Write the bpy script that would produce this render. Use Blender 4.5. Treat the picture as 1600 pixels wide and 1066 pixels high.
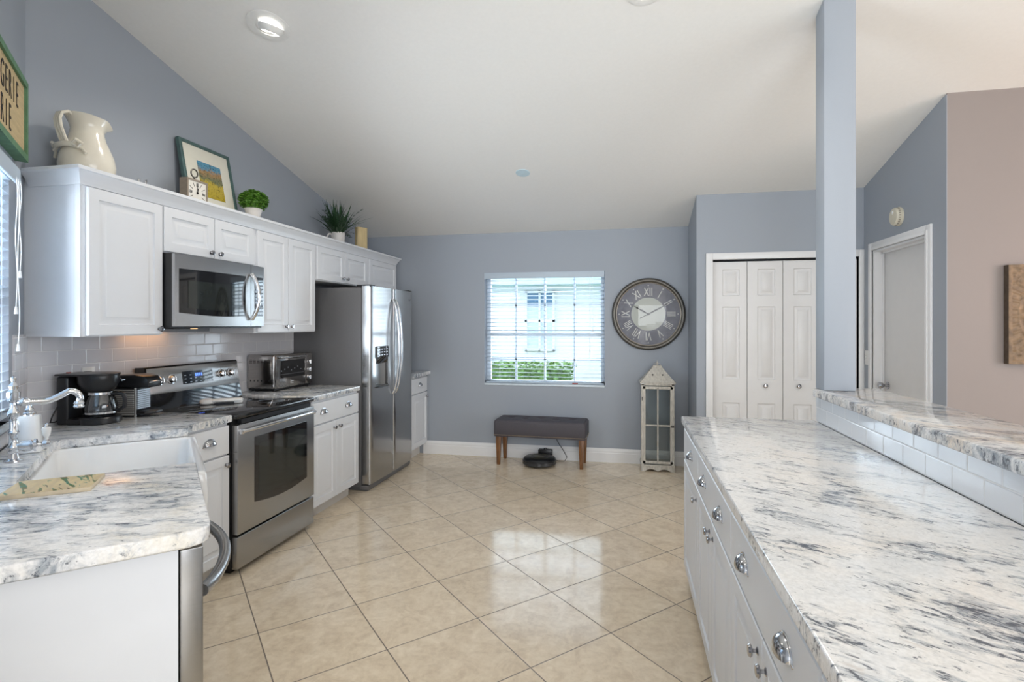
import bpy, bmesh, math, random
from mathutils import Matrix, Vector
R = math.radians
PI = math.pi
S2 = math.sqrt(2)
for o in list(bpy.data.objects):
    bpy.data.objects.remove(o)
SC = bpy.context.scene
COL = SC.collection

# ------------------------------------------------------------------ camera
cam = bpy.data.objects.new('camera', bpy.data.cameras.new('camera'))
COL.objects.link(cam)
cam.location = (0, 0, 1.445)
cam.rotation_euler = (R(90), 0, R(11.2))
cam.data.sensor_width = 36
cam.data.lens = 833 / 1600 * 36
cam.data.shift_x = -14 / 1600
cam.data.shift_y = -25 / 1600
cam.data.clip_start = 0.02
SC.camera = cam
SC.view_settings.view_transform = 'Standard'
SC.view_settings.look = 'None'
SC.view_settings.gamma = 1
SC.view_settings.use_curve_mapping = False
SC.view_settings.exposure = 0.58

# ------------------------------------------------------------------ world and daylight
W = bpy.data.worlds.new('daylight_sky')
SC.world = W
W.use_nodes = True
wn = W.node_tree.nodes
wn['Background'].inputs[0].default_value = (0.72, 0.86, 1.0, 1)
wn['Background'].inputs[1].default_value = 3.1

def area(name, loc, rot, sx, sy, power, col):
    l = bpy.data.lights.new(name, 'AREA')
    l.shape = 'RECTANGLE'; l.size = sx; l.size_y = sy
    l.energy = power; l.color = col
    o = bpy.data.objects.new(name, l); COL.objects.link(o)
    o.location = loc; o.rotation_euler = rot
    return o
# unseen fill panels added behind the camera and on the room's right side
area('daylight_rear_doors', (1.4, -5.3, 1.6), (R(90), 0, 0), 4.0, 2.6, 180, (0.93, 0.96, 1.0))
area('daylight_side_doors', (5.85, -0.6, 1.5), (R(90), 0, R(90)), 5.0, 2.4, 110, (0.93, 0.96, 1.0))
# daylight entering at the two kitchen windows
area('daylight_back_window', (-0.88, 5.93, 1.4), (R(-90), 0, 0), 1.2, 1.15, 20, (0.75, 0.88, 1.0))
area('daylight_sink_window', (-0.415 - 1.94 - 0.17, -0.415 + 1.94 - 0.17, 1.6), (R(90), 0, R(-45)), 1.1, 1.0, 46, (0.82, 0.91, 1.0))

# ------------------------------------------------------------------ materials
def newmat(name):
    m = bpy.data.materials.new(name); m.use_nodes = True
    nt = m.node_tree
    return m, nt, nt.nodes['Principled BSDF']

def N(nt, typ, **kw):
    n = nt.nodes.new(typ)
    for k, v in kw.items():
        if k.startswith('i_'):
            n.inputs[k[2:].replace('_', ' ')].default_value = v
        else:
            setattr(n, k, v)
    return n

def L(nt, a, b):
    nt.links.new(a, b)

def ramp(nt, src, stops):
    r = nt.nodes.new('ShaderNodeValToRGB')
    e = r.color_ramp.elements
    while len(e) < len(stops):
        e.new(0.5)
    for x, (p, c) in zip(e, stops):
        x.position = p
        x.color = (c[0], c[1], c[2], 1) if isinstance(c, (tuple, list)) else (c, c, c, 1)
    nt.links.new(src, r.inputs[0])
    return r

def coords(nt, scale=(1, 1, 1), rot=(0, 0, 0)):
    t = nt.nodes.new('ShaderNodeTexCoord')
    mp = nt.nodes.new('ShaderNodeMapping')
    mp.inputs['Rotation'].default_value = rot
    nt.links.new(t.outputs['Object'], mp.inputs['Vector'])
    m2 = nt.nodes.new('ShaderNodeMapping')
    m2.inputs['Scale'].default_value = scale
    nt.links.new(mp.outputs[0], m2.inputs['Vector'])
    return m2.outputs[0]

def noise(nt, vec, scale, detail=4, rough=0.55, dist=0):
    n = nt.nodes.new('ShaderNodeTexNoise')
    n.inputs['Scale'].default_value = scale
    n.inputs['Detail'].default_value = detail
    n.inputs['Roughness'].default_value = rough
    n.inputs['Distortion'].default_value = dist
    nt.links.new(vec, n.inputs['Vector'])
    return n.outputs['Fac']

def mixc(nt, fac, a, b, typ='MIX'):
    m = nt.nodes.new('ShaderNodeMix'); m.data_type = 'RGBA'; m.blend_type = typ
    for i, v in ((0, fac), (6, a), (7, b)):
        if isinstance(v, (int, float)):
            m.inputs[i].default_value = v
        elif isinstance(v, (tuple, list)):
            m.inputs[i].default_value = (*v[:3], 1)
        else:
            nt.links.new(v, m.inputs[i])
    return m.outputs[2]

def mth(nt, op, a, b=None):
    m = nt.nodes.new('ShaderNodeMath'); m.operation = op
    for i, v in ((0, a), (1, b)):
        if v is None: continue
        if isinstance(v, (int, float)):
            m.inputs[i].default_value = v
        else:
            nt.links.new(v, m.inputs[i])
    return m.outputs[0]

def bump(nt, bs, h, strength, dist=0.002):
    b = nt.nodes.new('ShaderNodeBump')
    b.inputs['Strength'].default_value = strength
    b.inputs['Distance'].default_value = dist
    nt.links.new(h, b.inputs['Height'])
    nt.links.new(b.outputs[0], bs.inputs['Normal'])

def simple(name, col, rough=0.5, metal=0.0, var=0.05, nscale=20, stretch=(1, 1, 1), bmp=0.0, coat=0.0, emit=None, spec=None):
    m, nt, bs = newmat(name)
    v = coords(nt, stretch)
    n = noise(nt, v, nscale)
    lo = [max(0, c * (1 - var)) for c in col]; hi = [min(1, c * (1 + var)) for c in col]
    r = ramp(nt, n, [(0.3, lo), (0.7, hi)])
    L(nt, r.outputs[0], bs.inputs['Base Color'])
    bs.inputs['Roughness'].default_value = rough
    bs.inputs['Metallic'].default_value = metal
    bs.inputs['Coat Weight'].default_value = coat
    if spec is not None: bs.inputs['Specular IOR Level'].default_value = spec
    if bmp: bump(nt, bs, n, bmp)
    if emit:
        bs.inputs['Emission Color'].default_value = (*emit[0], 1)
        bs.inputs['Emission Strength'].default_value = emit[1]
    return m

WALLC = (0.345, 0.378, 0.425)
M = {}
M['wall'] = simple('wall_paint_blue_grey', WALLC, 0.5, var=0.015, nscale=300, bmp=0.06)
M['wall_lamp_cast'] = simple('wall_paint_lamp_tinted', (0.275, 0.235, 0.218), 0.5, var=0.015, nscale=300, bmp=0.06)  # living lamp's pinkish cast put into the wall colour
M['ceiling'] = simple('ceiling_knockdown_white', (0.83, 0.825, 0.80), 0.75, var=0.012, nscale=45, bmp=0.35)
M['white'] = simple('cabinet_white_satin', (0.76, 0.78, 0.81), 0.38, var=0.01, nscale=8)
M['trim'] = simple('trim_white_semi_gloss', (0.83, 0.83, 0.83), 0.3, var=0.01, nscale=8)
M['door'] = simple('door_white_paint', (0.76, 0.75, 0.74), 0.35, var=0.012, nscale=12)
M['toe'] = simple('toe_kick_white', (0.70, 0.68, 0.65), 0.5, var=0.02)
M['ceramic'] = simple('white_fireclay', (0.86, 0.87, 0.87), 0.08, var=0.01, coat=0.5)
M['cream_ceramic'] = simple('cream_glazed_ceramic', (0.76, 0.72, 0.62), 0.16, var=0.06, nscale=9, coat=0.4)
M['steel'] = simple('brushed_stainless_steel', (0.42, 0.42, 0.415), 0.24, 1.0, var=0.05, nscale=14, stretch=(1, 1, 26), bmp=0.02)
M['steel_h'] = simple('brushed_steel_horizontal', (0.40, 0.40, 0.40), 0.22, 1.0, var=0.05, nscale=14, stretch=(1, 1, 40), bmp=0.02)
M['fridge_steel'] = simple('refrigerator_door_steel', (0.44, 0.44, 0.44), 0.13, 1.0, var=0.04, nscale=3, stretch=(1, 1, 1), bmp=0.03)
M['pull_metal'] = simple('dark_chrome_pull', (0.50, 0.51, 0.53), 0.12, 1.0, var=0.03)
M['chrome'] = simple('polished_chrome', (0.75, 0.76, 0.78), 0.08, 1.0, var=0.02)
M['nickel'] = simple('dark_nickel', (0.42, 0.42, 0.44), 0.14, 1.0, var=0.03)
M['fridge_side'] = simple('graphite_side_panel', (0.15, 0.15, 0.155), 0.38, 0.0, var=0.03, nscale=60)
M['black'] = simple('black_plastic', (0.012, 0.013, 0.015), 0.3, var=0.1)
M['black_gloss'] = simple('black_glass', (0.008, 0.008, 0.009), 0.04, var=0.1, coat=0.5)
M['oven_glass'] = simple('oven_window_glass', (0.02, 0.024, 0.022), 0.05, var=0.2, nscale=4, coat=0.3)
M['dark'] = simple('dark_gap', (0.01, 0.01, 0.012), 0.8)
M['slat'] = simple('blind_vinyl_backlit_tone', (0.50, 0.58, 0.66), 0.45, var=0.01)  # backlit blue-grey of the white slats put into the base colour
M['vinyl'] = simple('window_frame_vinyl', (0.72, 0.78, 0.84), 0.4, var=0.01)
M['green_frame'] = simple('sign_green_paint', (0.10, 0.22, 0.12), 0.6, var=0.2, nscale=30, stretch=(1, 1, 1), bmp=0.2)
M['sign_wood'] = simple('sign_tan_board', (0.52, 0.40, 0.22), 0.7, var=0.14, nscale=12, stretch=(0.6, 1, 9), bmp=0.2)
M['ink'] = simple('black_lettering', (0.015, 0.013, 0.012), 0.7)
M['teal_frame'] = simple('picture_frame_teal_wood', (0.065, 0.125, 0.12), 0.45, var=0.15, nscale=30)
M['mat_board'] = simple('cream_mat_board', (0.72, 0.70, 0.60), 0.7, var=0.02)
M['taupe'] = simple('clock_taupe_wood', (0.26, 0.215, 0.165), 0.6, var=0.12, nscale=40, stretch=(1, 1, 6))
M['paper'] = simple('ivory_clock_face', (0.74, 0.72, 0.66), 0.5, var=0.03)
M['leaf'] = simple('boxwood_leaf', (0.085, 0.22, 0.02), 0.5, var=0.5, nscale=40)
M['fern'] = simple('fern_leaf', (0.028, 0.075, 0.03), 0.5, var=0.5, nscale=40)
M['pot'] = simple('white_pot', (0.74, 0.71, 0.68), 0.35, var=0.04)
M['fabric'] = simple('charcoal_bench_fabric', (0.072, 0.066, 0.078), 0.62, var=0.25, nscale=260, bmp=0.4)
M['wood_leg'] = simple('walnut_leg_wood', (0.17, 0.075, 0.026), 0.35, var=0.4, nscale=9, stretch=(9, 9, 1))
M['nail'] = simple('brass_nailhead', (0.62, 0.50, 0.34), 0.3, 1.0)
M['distress'] = simple('distressed_whitewash_wood', (0.56, 0.53, 0.47), 0.75, var=0.2, nscale=26, stretch=(3, 3, 0.6), bmp=0.5)
M['pewter'] = simple('antique_pewter_rim', (0.13, 0.122, 0.108), 0.38, 0.7, var=0.2, nscale=12)
M['rim_line'] = simple('pale_rim_line', (0.45, 0.40, 0.34), 0.4, 0.6)
M['dial_cream'] = simple('cream_dial_disc', (0.46, 0.48, 0.42), 0.35, var=0.03)
M['numeral'] = simple('ivory_numeral', (0.66, 0.66, 0.62), 0.4)
M['grille'] = simple('louvre_grey_plastic', (0.35, 0.37, 0.40), 0.3, 0.6, var=0.05)
M['cord'] = simple('black_rubber_cord', (0.01, 0.01, 0.012), 0.45)
M['cordw'] = simple('white_cord', (0.80, 0.82, 0.84), 0.5)
M['plastic_w'] = simple('white_plastic', (0.80, 0.80, 0.78), 0.3)
M['ivory_plastic'] = simple('ivory_plastic', (0.66, 0.62, 0.50), 0.4)
M['red'] = simple('red_tag', (0.35, 0.06, 0.04), 0.5)
M['lamp_on'] = simple('lit_bulb', (1, 1, 1), 0.4, emit=((1.0, 0.97, 0.92), 3.5))
M['disc_blue'] = simple('pale_blue_cover', (0.56, 0.70, 0.76), 0.6)
M['toaster'] = simple('toaster_steel', (0.42, 0.40, 0.385), 0.15, 1.0, var=0.05, nscale=8, stretch=(1, 1, 20))
M['house'] = simple('neighbour_stucco', (0.70, 0.72, 0.74), 0.8, var=0.03, bmp=0.2)
M['soffit'] = simple('neighbour_soffit', (0.42, 0.62, 0.66), 0.7)
M['far_glass'] = simple('neighbour_glass', (0.10, 0.20, 0.32), 0.2)
M['far_shade'] = simple('neighbour_shade', (0.50, 0.58, 0.70), 0.6)
M['hedge'] = simple('hedge_leaf', (0.14, 0.25, 0.06), 0.6, var=0.6, nscale=12)
M['ground'] = simple('lawn', (0.22, 0.30, 0.12), 0.9, var=0.3, nscale=6)
M['marble_sill'] = simple('white_marble_sill', (0.66, 0.74, 0.80), 0.25, var=0.06, nscale=12)
M['porcelain'] = simple('porcelain_handle', (0.84, 0.84, 0.82), 0.12)

def aniso(m, rough, an):
    nt = m.node_tree; bs = nt.nodes['Principled BSDF']
    tg = nt.nodes.new('ShaderNodeTangent'); tg.direction_type = 'RADIAL'; tg.axis = 'Z'
    nt.links.new(tg.outputs[0], bs.inputs['Tangent'])
    bs.inputs['Anisotropic'].default_value = an
    bs.inputs['Roughness'].default_value = rough
aniso(M['fridge_steel'], 0.20, 0.97); aniso(M['steel'], 0.27, 0.9); aniso(M['steel_h'], 0.27, 0.9)

def glass(name, col=(1, 1, 1), rough=0.0, trans=0.85):
    m, nt, bs = newmat(name)
    out = nt.nodes['Material Output']
    tr = nt.nodes.new('ShaderNodeBsdfTransparent'); tr.inputs[0].default_value = (*col, 1)
    gl = nt.nodes.new('ShaderNodeBsdfGlossy'); gl.inputs['Roughness'].default_value = 0.02
    mx = nt.nodes.new('ShaderNodeMixShader'); fr = nt.nodes.new('ShaderNodeFresnel')
    fr.inputs[0].default_value = 1.45
    ad = mth(nt, 'ADD', fr.outputs[0], rough)
    L(nt, ad, mx.inputs[0]); L(nt, tr.outputs[0], mx.inputs[1]); L(nt, gl.outputs[0], mx.inputs[2])
    L(nt, mx.outputs[0], out.inputs[0])
    return m
M['glass'] = glass('clear_glass')
M['lantern_glass'] = glass('greenish_lantern_glass', (0.97, 0.988, 0.988))
M['carafe_glass'] = glass('carafe_glass', (0.72, 0.74, 0.76), 0.06)

def granite(name, rot, grey, warm):
    m, nt, bs = newmat(name)
    v = coords(nt, (1, 1, 1), (0, 0, rot))
    base = ramp(nt, noise(nt, v, 3.2, 9, 0.62, 0.6), [(0.30, (0.82, 0.84, 0.86)), (0.5, (0.91, 0.91, 0.905)), (0.70, warm)])
    cloud = noise(nt, coords(nt, (2.2, 0.9, 1), (0, 0, rot)), 2.6, 6, 0.62, 0.8)
    cl = mth(nt, 'SUBTRACT', cloud, 0.5)
    # soft blue-grey veil of fine streaks
    st = noise(nt, coords(nt, (7.0, 2.3, 3.5), (0, 0, rot)), 5.0, 14, 0.72, 0.9)
    sm = mth(nt, 'ADD', st, mth(nt, 'MULTIPLY', cl, 0.8))
    stm = ramp(nt, sm, [(grey - 0.10, 0.0), (grey, 0.38), (grey + 0.10, 0.85)])
    c1 = mixc(nt, stm.outputs[0], base.outputs[0], (0.28, 0.33, 0.39))
    # thin dark slivers, gathered where the veil is dense
    fl = noise(nt, coords(nt, (3.4, 1.15, 2.0), (0, 0, rot + 0.12)), 22, 9, 0.68, 0.6)
    fm = mth(nt, 'ADD', fl, mth(nt, 'MULTIPLY', mth(nt, 'SUBTRACT', sm, 0.5), 0.60))
    flm = ramp(nt, fm, [(0.585, 0.0), (0.645, 1.0)])
    c2 = mixc(nt, mth(nt, 'MULTIPLY', flm.outputs[0], 0.85), c1, (0.075, 0.09, 0.12))
    f2 = noise(nt, coords(nt, (3.0, 1.2, 2.0), (0, 0, rot - 0.2)), 55, 5, 0.6, 0.3)
    f2m = ramp(nt, mth(nt, 'ADD', f2, mth(nt, 'MULTIPLY', cl, 0.35)), [(0.63, 0.0), (0.70, 0.7)])
    c2 = mixc(nt, f2m.outputs[0], c2, (0.16, 0.18, 0.21))
    bf = ramp(nt, noise(nt, coords(nt, (2, 1, 1.5), (0.3, 0, rot)), 9, 8, 0.6, 0.5), [(0.66, 0.0), (0.74, 0.35)])
    c3 = mixc(nt, bf.outputs[0], c2, (0.52, 0.42, 0.33))
    gr = ramp(nt, noise(nt, v, 120, 2, 0.5), [(0.35, 0.92), (0.65, 1.05)])
    c4 = mixc(nt, 1.0, c3, gr.outputs[0], 'MULTIPLY')
    L(nt, c4, bs.inputs['Base Color'])
    bs.inputs['Roughness'].default_value = 0.10
    return m
M['granite'] = granite('white_ice_granite', R(118), 0.60, (0.93, 0.89, 0.84))
M['granite_bar'] = granite('bar_granite', R(128), 0.58, (0.80, 0.66, 0.52))
M['granite_left'] = granite('sink_run_granite', R(68), 0.525, (0.82, 0.77, 0.66))

def floor_tile():
    m, nt, bs = newmat('diagonal_beige_floor_tile')
    t = nt.nodes.new('ShaderNodeTexCoord')
    s = nt.nodes.new('ShaderNodeSeparateXYZ'); L(nt, t.outputs['Object'], s.inputs[0])
    T = 0.4585
    a = mth(nt, 'DIVIDE', mth(nt, 'SUBTRACT', mth(nt, 'DIVIDE', mth(nt, 'SUBTRACT', s.outputs[1], s.outputs[0]), S2), 1.844), T)
    b = mth(nt, 'DIVIDE', mth(nt, 'SUBTRACT', mth(nt, 'DIVIDE', mth(nt, 'ADD', s.outputs[1], s.outputs[0]), S2), 0.3666), T)
    ids = []
    ds = []
    for q in (a, b):
        ids.append(mth(nt, 'FLOOR', q))
        f = mth(nt, 'SUBTRACT', q, ids[-1])
        ds.append(mth(nt, 'MINIMUM', f, mth(nt, 'SUBTRACT', 1.0, f)))
    d = mth(nt, 'MINIMUM', ds[0], ds[1])
    g = ramp(nt, d, [(0.0045, 1.0), (0.0075, 0.0)])
    cid = nt.nodes.new('ShaderNodeCombineXYZ'); L(nt, ids[0], cid.inputs[0]); L(nt, ids[1], cid.inputs[1])
    wn_ = nt.nodes.new('ShaderNodeTexWhiteNoise'); wn_.noise_dimensions = '3D'; L(nt, cid.outputs[0], wn_.inputs[0])
    off = nt.nodes.new('ShaderNodeVectorMath'); off.operation = 'MULTIPLY_ADD'
    L(nt, wn_.outputs['Color'], off.inputs[0]); off.inputs[1].default_value = (7, 7, 7); L(nt, t.outputs['Object'], off.inputs[2])
    n1 = noise(nt, off.outputs[0], 9, 9, 0.66, 0.9)
    n2 = noise(nt, off.outputs[0], 34, 6, 0.65, 0.3)
    nn = mth(nt, 'ADD', mth(nt, 'MULTIPLY', n1, 0.65), mth(nt, 'MULTIPLY', n2, 0.35))
    c = ramp(nt, nn, [(0.36, (0.67, 0.55, 0.405)), (0.50, (0.79, 0.67, 0.505)), (0.64, (0.88, 0.765, 0.60))])
    tint = mth(nt, 'ADD', mth(nt, 'MULTIPLY', wn_.outputs['Value'], 0.08), 0.95)
    cc = nt.nodes.new('ShaderNodeVectorMath'); cc.operation = 'SCALE'
    L(nt, c.outputs[0], cc.inputs[0]); L(nt, tint, cc.inputs['Scale'])
    fin = mixc(nt, g.outputs[0], cc.outputs[0], (0.20, 0.165, 0.135))
    L(nt, fin, bs.inputs['Base Color'])
    rr = ramp(nt, n2, [(0.3, 0.075), (0.7, 0.12)])
    L(nt, mixc(nt, g.outputs[0], rr.outputs[0], (0.5, 0.5, 0.5)), bs.inputs['Roughness'])
    hh = mth(nt, 'ADD', mth(nt, 'MULTIPLY', g.outputs[0], -1.0), mth(nt, 'MULTIPLY', n1, 0.10))
    bump(nt, bs, hh, 0.25, 0.0015)
    return m
M['floor'] = floor_tile()

def subway(name, axis, tw, th, z0, col=(0.70, 0.72, 0.75), grout=(0.80, 0.80, 0.80), off=0.0):
    """white subway tile laid in rows; axis = horizontal object axis"""
    m, nt, bs = newmat(name)
    t = nt.nodes.new('ShaderNodeTexCoord')
    s = nt.nodes.new('ShaderNodeSeparateXYZ'); L(nt, t.outputs['Object'], s.inputs[0])
    row = mth(nt, 'DIVIDE', mth(nt, 'SUBTRACT', s.outputs[2], z0), th)
    ri = mth(nt, 'FLOOR', row)
    rf = mth(nt, 'SUBTRACT', row, ri)
    par = mth(nt, 'MULTIPLY', mth(nt, 'MODULO', mth(nt, 'ABSOLUTE', ri), 2.0), 0.5)
    u = mth(nt, 'ADD', mth(nt, 'DIVIDE', mth(nt, 'ADD', s.outputs[axis], off), tw), par)
    uf = mth(nt, 'SUBTRACT', u, mth(nt, 'FLOOR', u))
    du = mth(nt, 'MULTIPLY', mth(nt, 'MINIMUM', uf, mth(nt, 'SUBTRACT', 1.0, uf)), tw)
    dv = mth(nt, 'MULTIPLY', mth(nt, 'MINIMUM', rf, mth(nt, 'SUBTRACT', 1.0, rf)), th)
    d = mth(nt, 'MINIMUM', du, dv)
    g = ramp(nt, mth(nt, 'MULTIPLY', d, 100), [(0.12, 1.0), (0.2, 0.0)])
    L(nt, mixc(nt, g.outputs[0], col, grout), bs.inputs['Base Color'])
    L(nt, mixc(nt, g.outputs[0], (0.08, 0.08, 0.08), (0.6, 0.6, 0.6)), bs.inputs['Roughness'])
    hgt = ramp(nt, mth(nt, 'MULTIPLY', d, 100), [(0.12, 0.0), (0.45, 1.0)])
    bump(nt, bs, hgt.outputs[0], 0.4, 0.002)
    return m
M['subway_y'] = subway('white_subway_tile_range', 1, 0.152, 0.076, 0.93, (0.66, 0.66, 0.69), (0.78, 0.78, 0.78), 0.02)
M['subway_x'] = subway('white_subway_tile_sink', 0, 0.152, 0.076, 0.93, (0.66, 0.66, 0.69), (0.78, 0.78, 0.78), 0.05)
M['subway_bar'] = subway('white_subway_tile_bar', 1, 0.152, 0.076, 1.006, (0.80, 0.83, 0.87), (0.86, 0.87, 0.88), 0.0)

def painting():
    m, nt, bs = newmat('printed_landscape')
    t = nt.nodes.new('ShaderNodeTexCoord')
    s = nt.nodes.new('ShaderNodeSeparateXYZ'); L(nt, t.outputs['Object'], s.inputs[0])
    v = coords(nt)
    n = noise(nt, v, 60, 6, 0.7)
    n2 = noise(nt, v, 22, 3, 0.6, 1.0)
    h = mth(nt, 'ADD', s.outputs[2], mth(nt, 'MULTIPLY', mth(nt, 'SUBTRACT', n2, 0.5), 0.10))
    band = ramp(nt, mth(nt, 'MULTIPLY', h, 4.0), [(0.0, (0.42, 0.32, 0.03)), (0.42, (0.48, 0.37, 0.05)), (0.55, (0.13, 0.16, 0.09)), (0.74, (0.36, 0.22, 0.10)), (0.86, (0.09, 0.26, 0.38))])
    dk = ramp(nt, n, [(0.36, 0.18), (0.50, 1.1)])
    L(nt, mixc(nt, 0.85, band.outputs[0], dk.outputs[0], 'MULTIPLY'), bs.inputs['Base Color'])
    bs.inputs['Roughness'].default_value = 0.25
    return m
M['print'] = painting()

def board_paint():
    m, nt, bs = newmat('painted_olive_branch_board')
    v = coords(nt, (1, 1, 1), (0, 0, 0.6))
    vs = coords(nt, (5, 26, 1), (0, 0, -0.35))
    lf = ramp(nt, noise(nt, vs, 1.2, 2, 0.4, 1.5), [(0.53, 0.0), (0.57, 1.0)])
    gcol = ramp(nt, noise(nt, v, 40, 2), [(0.4, (0.20, 0.13, 0.05)), (0.52, (0.13, 0.22, 0.05)), (0.62, (0.05, 0.24, 0.18))])
    base = ramp(nt, noise(nt, coords(nt, (1, 4, 1)), 12, 4), [(0.35, (0.66, 0.52, 0.30)), (0.65, (0.80, 0.64, 0.34))])
    L(nt, mixc(nt, lf.outputs[0], base.outputs[0], gcol.outputs[0]), bs.inputs['Base Color'])
    bs.inputs['Roughness'].default_value = 0.35
    return m
M['board'] = board_paint()
M['board_edge'] = simple('board_pale_wood', (0.68, 0.58, 0.42), 0.5, var=0.1, nscale=30)

def dial():
    m, nt, bs = newmat('smoky_blue_clock_dial')
    v = coords(nt)
    c = ramp(nt, noise(nt, v, 9, 6, 0.65, 0.5), [(0.3, (0.055, 0.058, 0.085)), (0.5, (0.095, 0.095, 0.13)), (0.7, (0.16, 0.16, 0.19))])
    L(nt, c.outputs[0], bs.inputs['Base Color'])
    bs.inputs['Roughness'].default_value = 0.35
    return m
M['dial'] = dial()
M['carved'] = simple('carved_antique_gold_wood', (0.17, 0.11, 0.058), 0.45, 0.1, var=0.45, nscale=22, bmp=0.4)
M['carved_side'] = simple('carved_panel_dark_edge', (0.09, 0.065, 0.045), 0.6, var=0.3, nscale=30)
M['cream_block'] = simple('cream_wood_block', (0.66, 0.52, 0.28), 0.5, var=0.12, nscale=16, stretch=(4, 4, 0.5))

# ------------------------------------------------------------------ geometry helpers
class MB:
    def __init__(s):
        s.bm = bmesh.new()
    def _add(s, t, mat=None, bev=0, seg=2):
        if bev:
            bmesh.ops.bevel(t, geom=list(t.edges), offset=bev, segments=seg, affect='EDGES', profile=0.5)
        if mat is not None:
            bmesh.ops.transform(t, matrix=mat, verts=t.verts)
        bmesh.ops.recalc_face_normals(t, faces=t.faces)
        me = bpy.data.meshes.new('tmp'); t.to_mesh(me); t.free()
        s.bm.from_mesh(me); bpy.data.meshes.remove(me)
        return s
    def box(s, x0, x1, y0, y1, z0, z1, bev=0, seg=2, mat=None):
        t = bmesh.new()
        bmesh.ops.create_cube(t, size=1)
        for v in t.verts:
            v.co = Vector(((x0 + x1) / 2 + v.co.x * (x1 - x0), (y0 + y1) / 2 + v.co.y * (y1 - y0), (z0 + z1) / 2 + v.co.z * (z1 - z0)))
        return s._add(t, mat, bev, seg)
    def lathe(s, prof, c=(0, 0, 0), n=24, mat=None, cap=True):
        """prof: list of (r, z)"""
        t = bmesh.new()
        rings = []
        for r, z in prof:
            if r < 1e-6:
                rings.append([t.verts.new((c[0], c[1], c[2] + z))])
            else:
                rings.append([t.verts.new((c[0] + r * math.cos(2 * PI * k / n), c[1] + r * math.sin(2 * PI * k / n), c[2] + z)) for k in range(n)])
        for A, B in zip(rings, rings[1:]):
            for k in range(n):
                a = [A[k % len(A)], A[(k + 1) % n % len(A)], B[(k + 1) % n % len(B)], B[k % len(B)]]
                f = []
                for q in a:
                    if q not in f: f.append(q)
                if len(f) > 2: t.faces.new(f)
        if cap:
            for q in (rings[0], rings[-1]):
                if len(q) > 2: t.faces.new(q)
        return s._add(t, mat)
    def tube(s, pts, r, n=10, mat=None, closed=False):
        pts = [Vector(p) for p in pts]
        m = len(pts)
        rad = r if isinstance(r, (list, tuple)) else [r] * m
        t = bmesh.new()
        rings = []
        prev = None
        for i, p in enumerate(pts):
            if closed:
                d = (pts[(i + 1) % m] - pts[i - 1]).normalized()
            else:
                d = (pts[min(i + 1, m - 1)] - pts[max(i - 1, 0)]).normalized()
            if prev is None:
                u = d.orthogonal().normalized()
            else:
                u = (prev - d * prev.dot(d)).normalized()
            prev = u
            w = d.cross(u)
            rings.append([t.verts.new(p + (u * math.cos(2 * PI * k / n) + w * math.sin(2 * PI * k / n)) * rad[i]) for k in range(n)])
        rr = list(zip(rings, rings[1:]))
        if closed: rr.append((rings[-1], rings[0]))
        for A, B in rr:
            for k in range(n):
                t.faces.new((A[k], A[(k + 1) % n], B[(k + 1) % n], B[k]))
        if not closed:
            t.faces.new(rings[0]); t.faces.new(rings[-1])
        return s._add(t, mat)
    def prism(s, poly, a0, a1, axis='z', bev=0, mat=None, seg=2):
        """poly 2-D, extruded on axis. z: (x,y); y: (x,z); x: (y,z)"""
        t = bmesh.new()
        def P(p, a):
            return {'z': (p[0], p[1], a), 'y': (p[0], a, p[1]), 'x': (a, p[0], p[1])}[axis]
        A = [t.verts.new(P(p, a0)) for p in poly]; B = [t.verts.new(P(p, a1)) for p in poly]
        n = len(poly)
        for k in range(n):
            t.faces.new((A[k], A[(k + 1) % n], B[(k + 1) % n], B[k]))
        t.faces.new(A); t.faces.new(B)
        return s._add(t, mat, bev, seg)
    def quad(s, a, b, c, d):
        v = [s.bm.verts.new(p) for p in (a, b, c, d)]
        s.bm.faces.new(v); return s
    def grid(s, fn, nu, nv, mat=None, flip=False):
        t = bmesh.new()
        V = [[t.verts.new(fn(i / nu, j / nv)) for j in range(nv + 1)] for i in range(nu + 1)]
        for i in range(nu):
            for j in range(nv):
                t.faces.new((V[i][j], V[i + 1][j], V[i + 1][j + 1], V[i][j + 1]))
        if mat is not None: bmesh.ops.transform(t, matrix=mat, verts=t.verts)
        me = bpy.data.meshes.new('tmp'); t.to_mesh(me); t.free()
        s.bm.from_mesh(me); bpy.data.meshes.remove(me)
        return s
    def mesh(s, me, mat):
        t = bmesh.new(); t.from_mesh(me)
        return s._add(t, mat)
    def data(s, name, m, smooth=True, ang=32):
        me = bpy.data.meshes.new(name)
        s.bm.to_mesh(me); s.bm.free()
        me.materials.append(m)
        if smooth:
            for p in me.polygons: p.use_smooth = True
            me.set_sharp_from_angle(angle=R(ang))
        return me
    def build(s, name, m, parent=None, loc=(0, 0, 0), rot=(0, 0, 0), smooth=True, ang=32):
        o = bpy.data.objects.new(name, s.data(name, m, smooth, ang))
        COL.objects.link(o)
        o.location = loc; o.rotation_euler = rot
        if parent is not None: o.parent = parent
        return o

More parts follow.
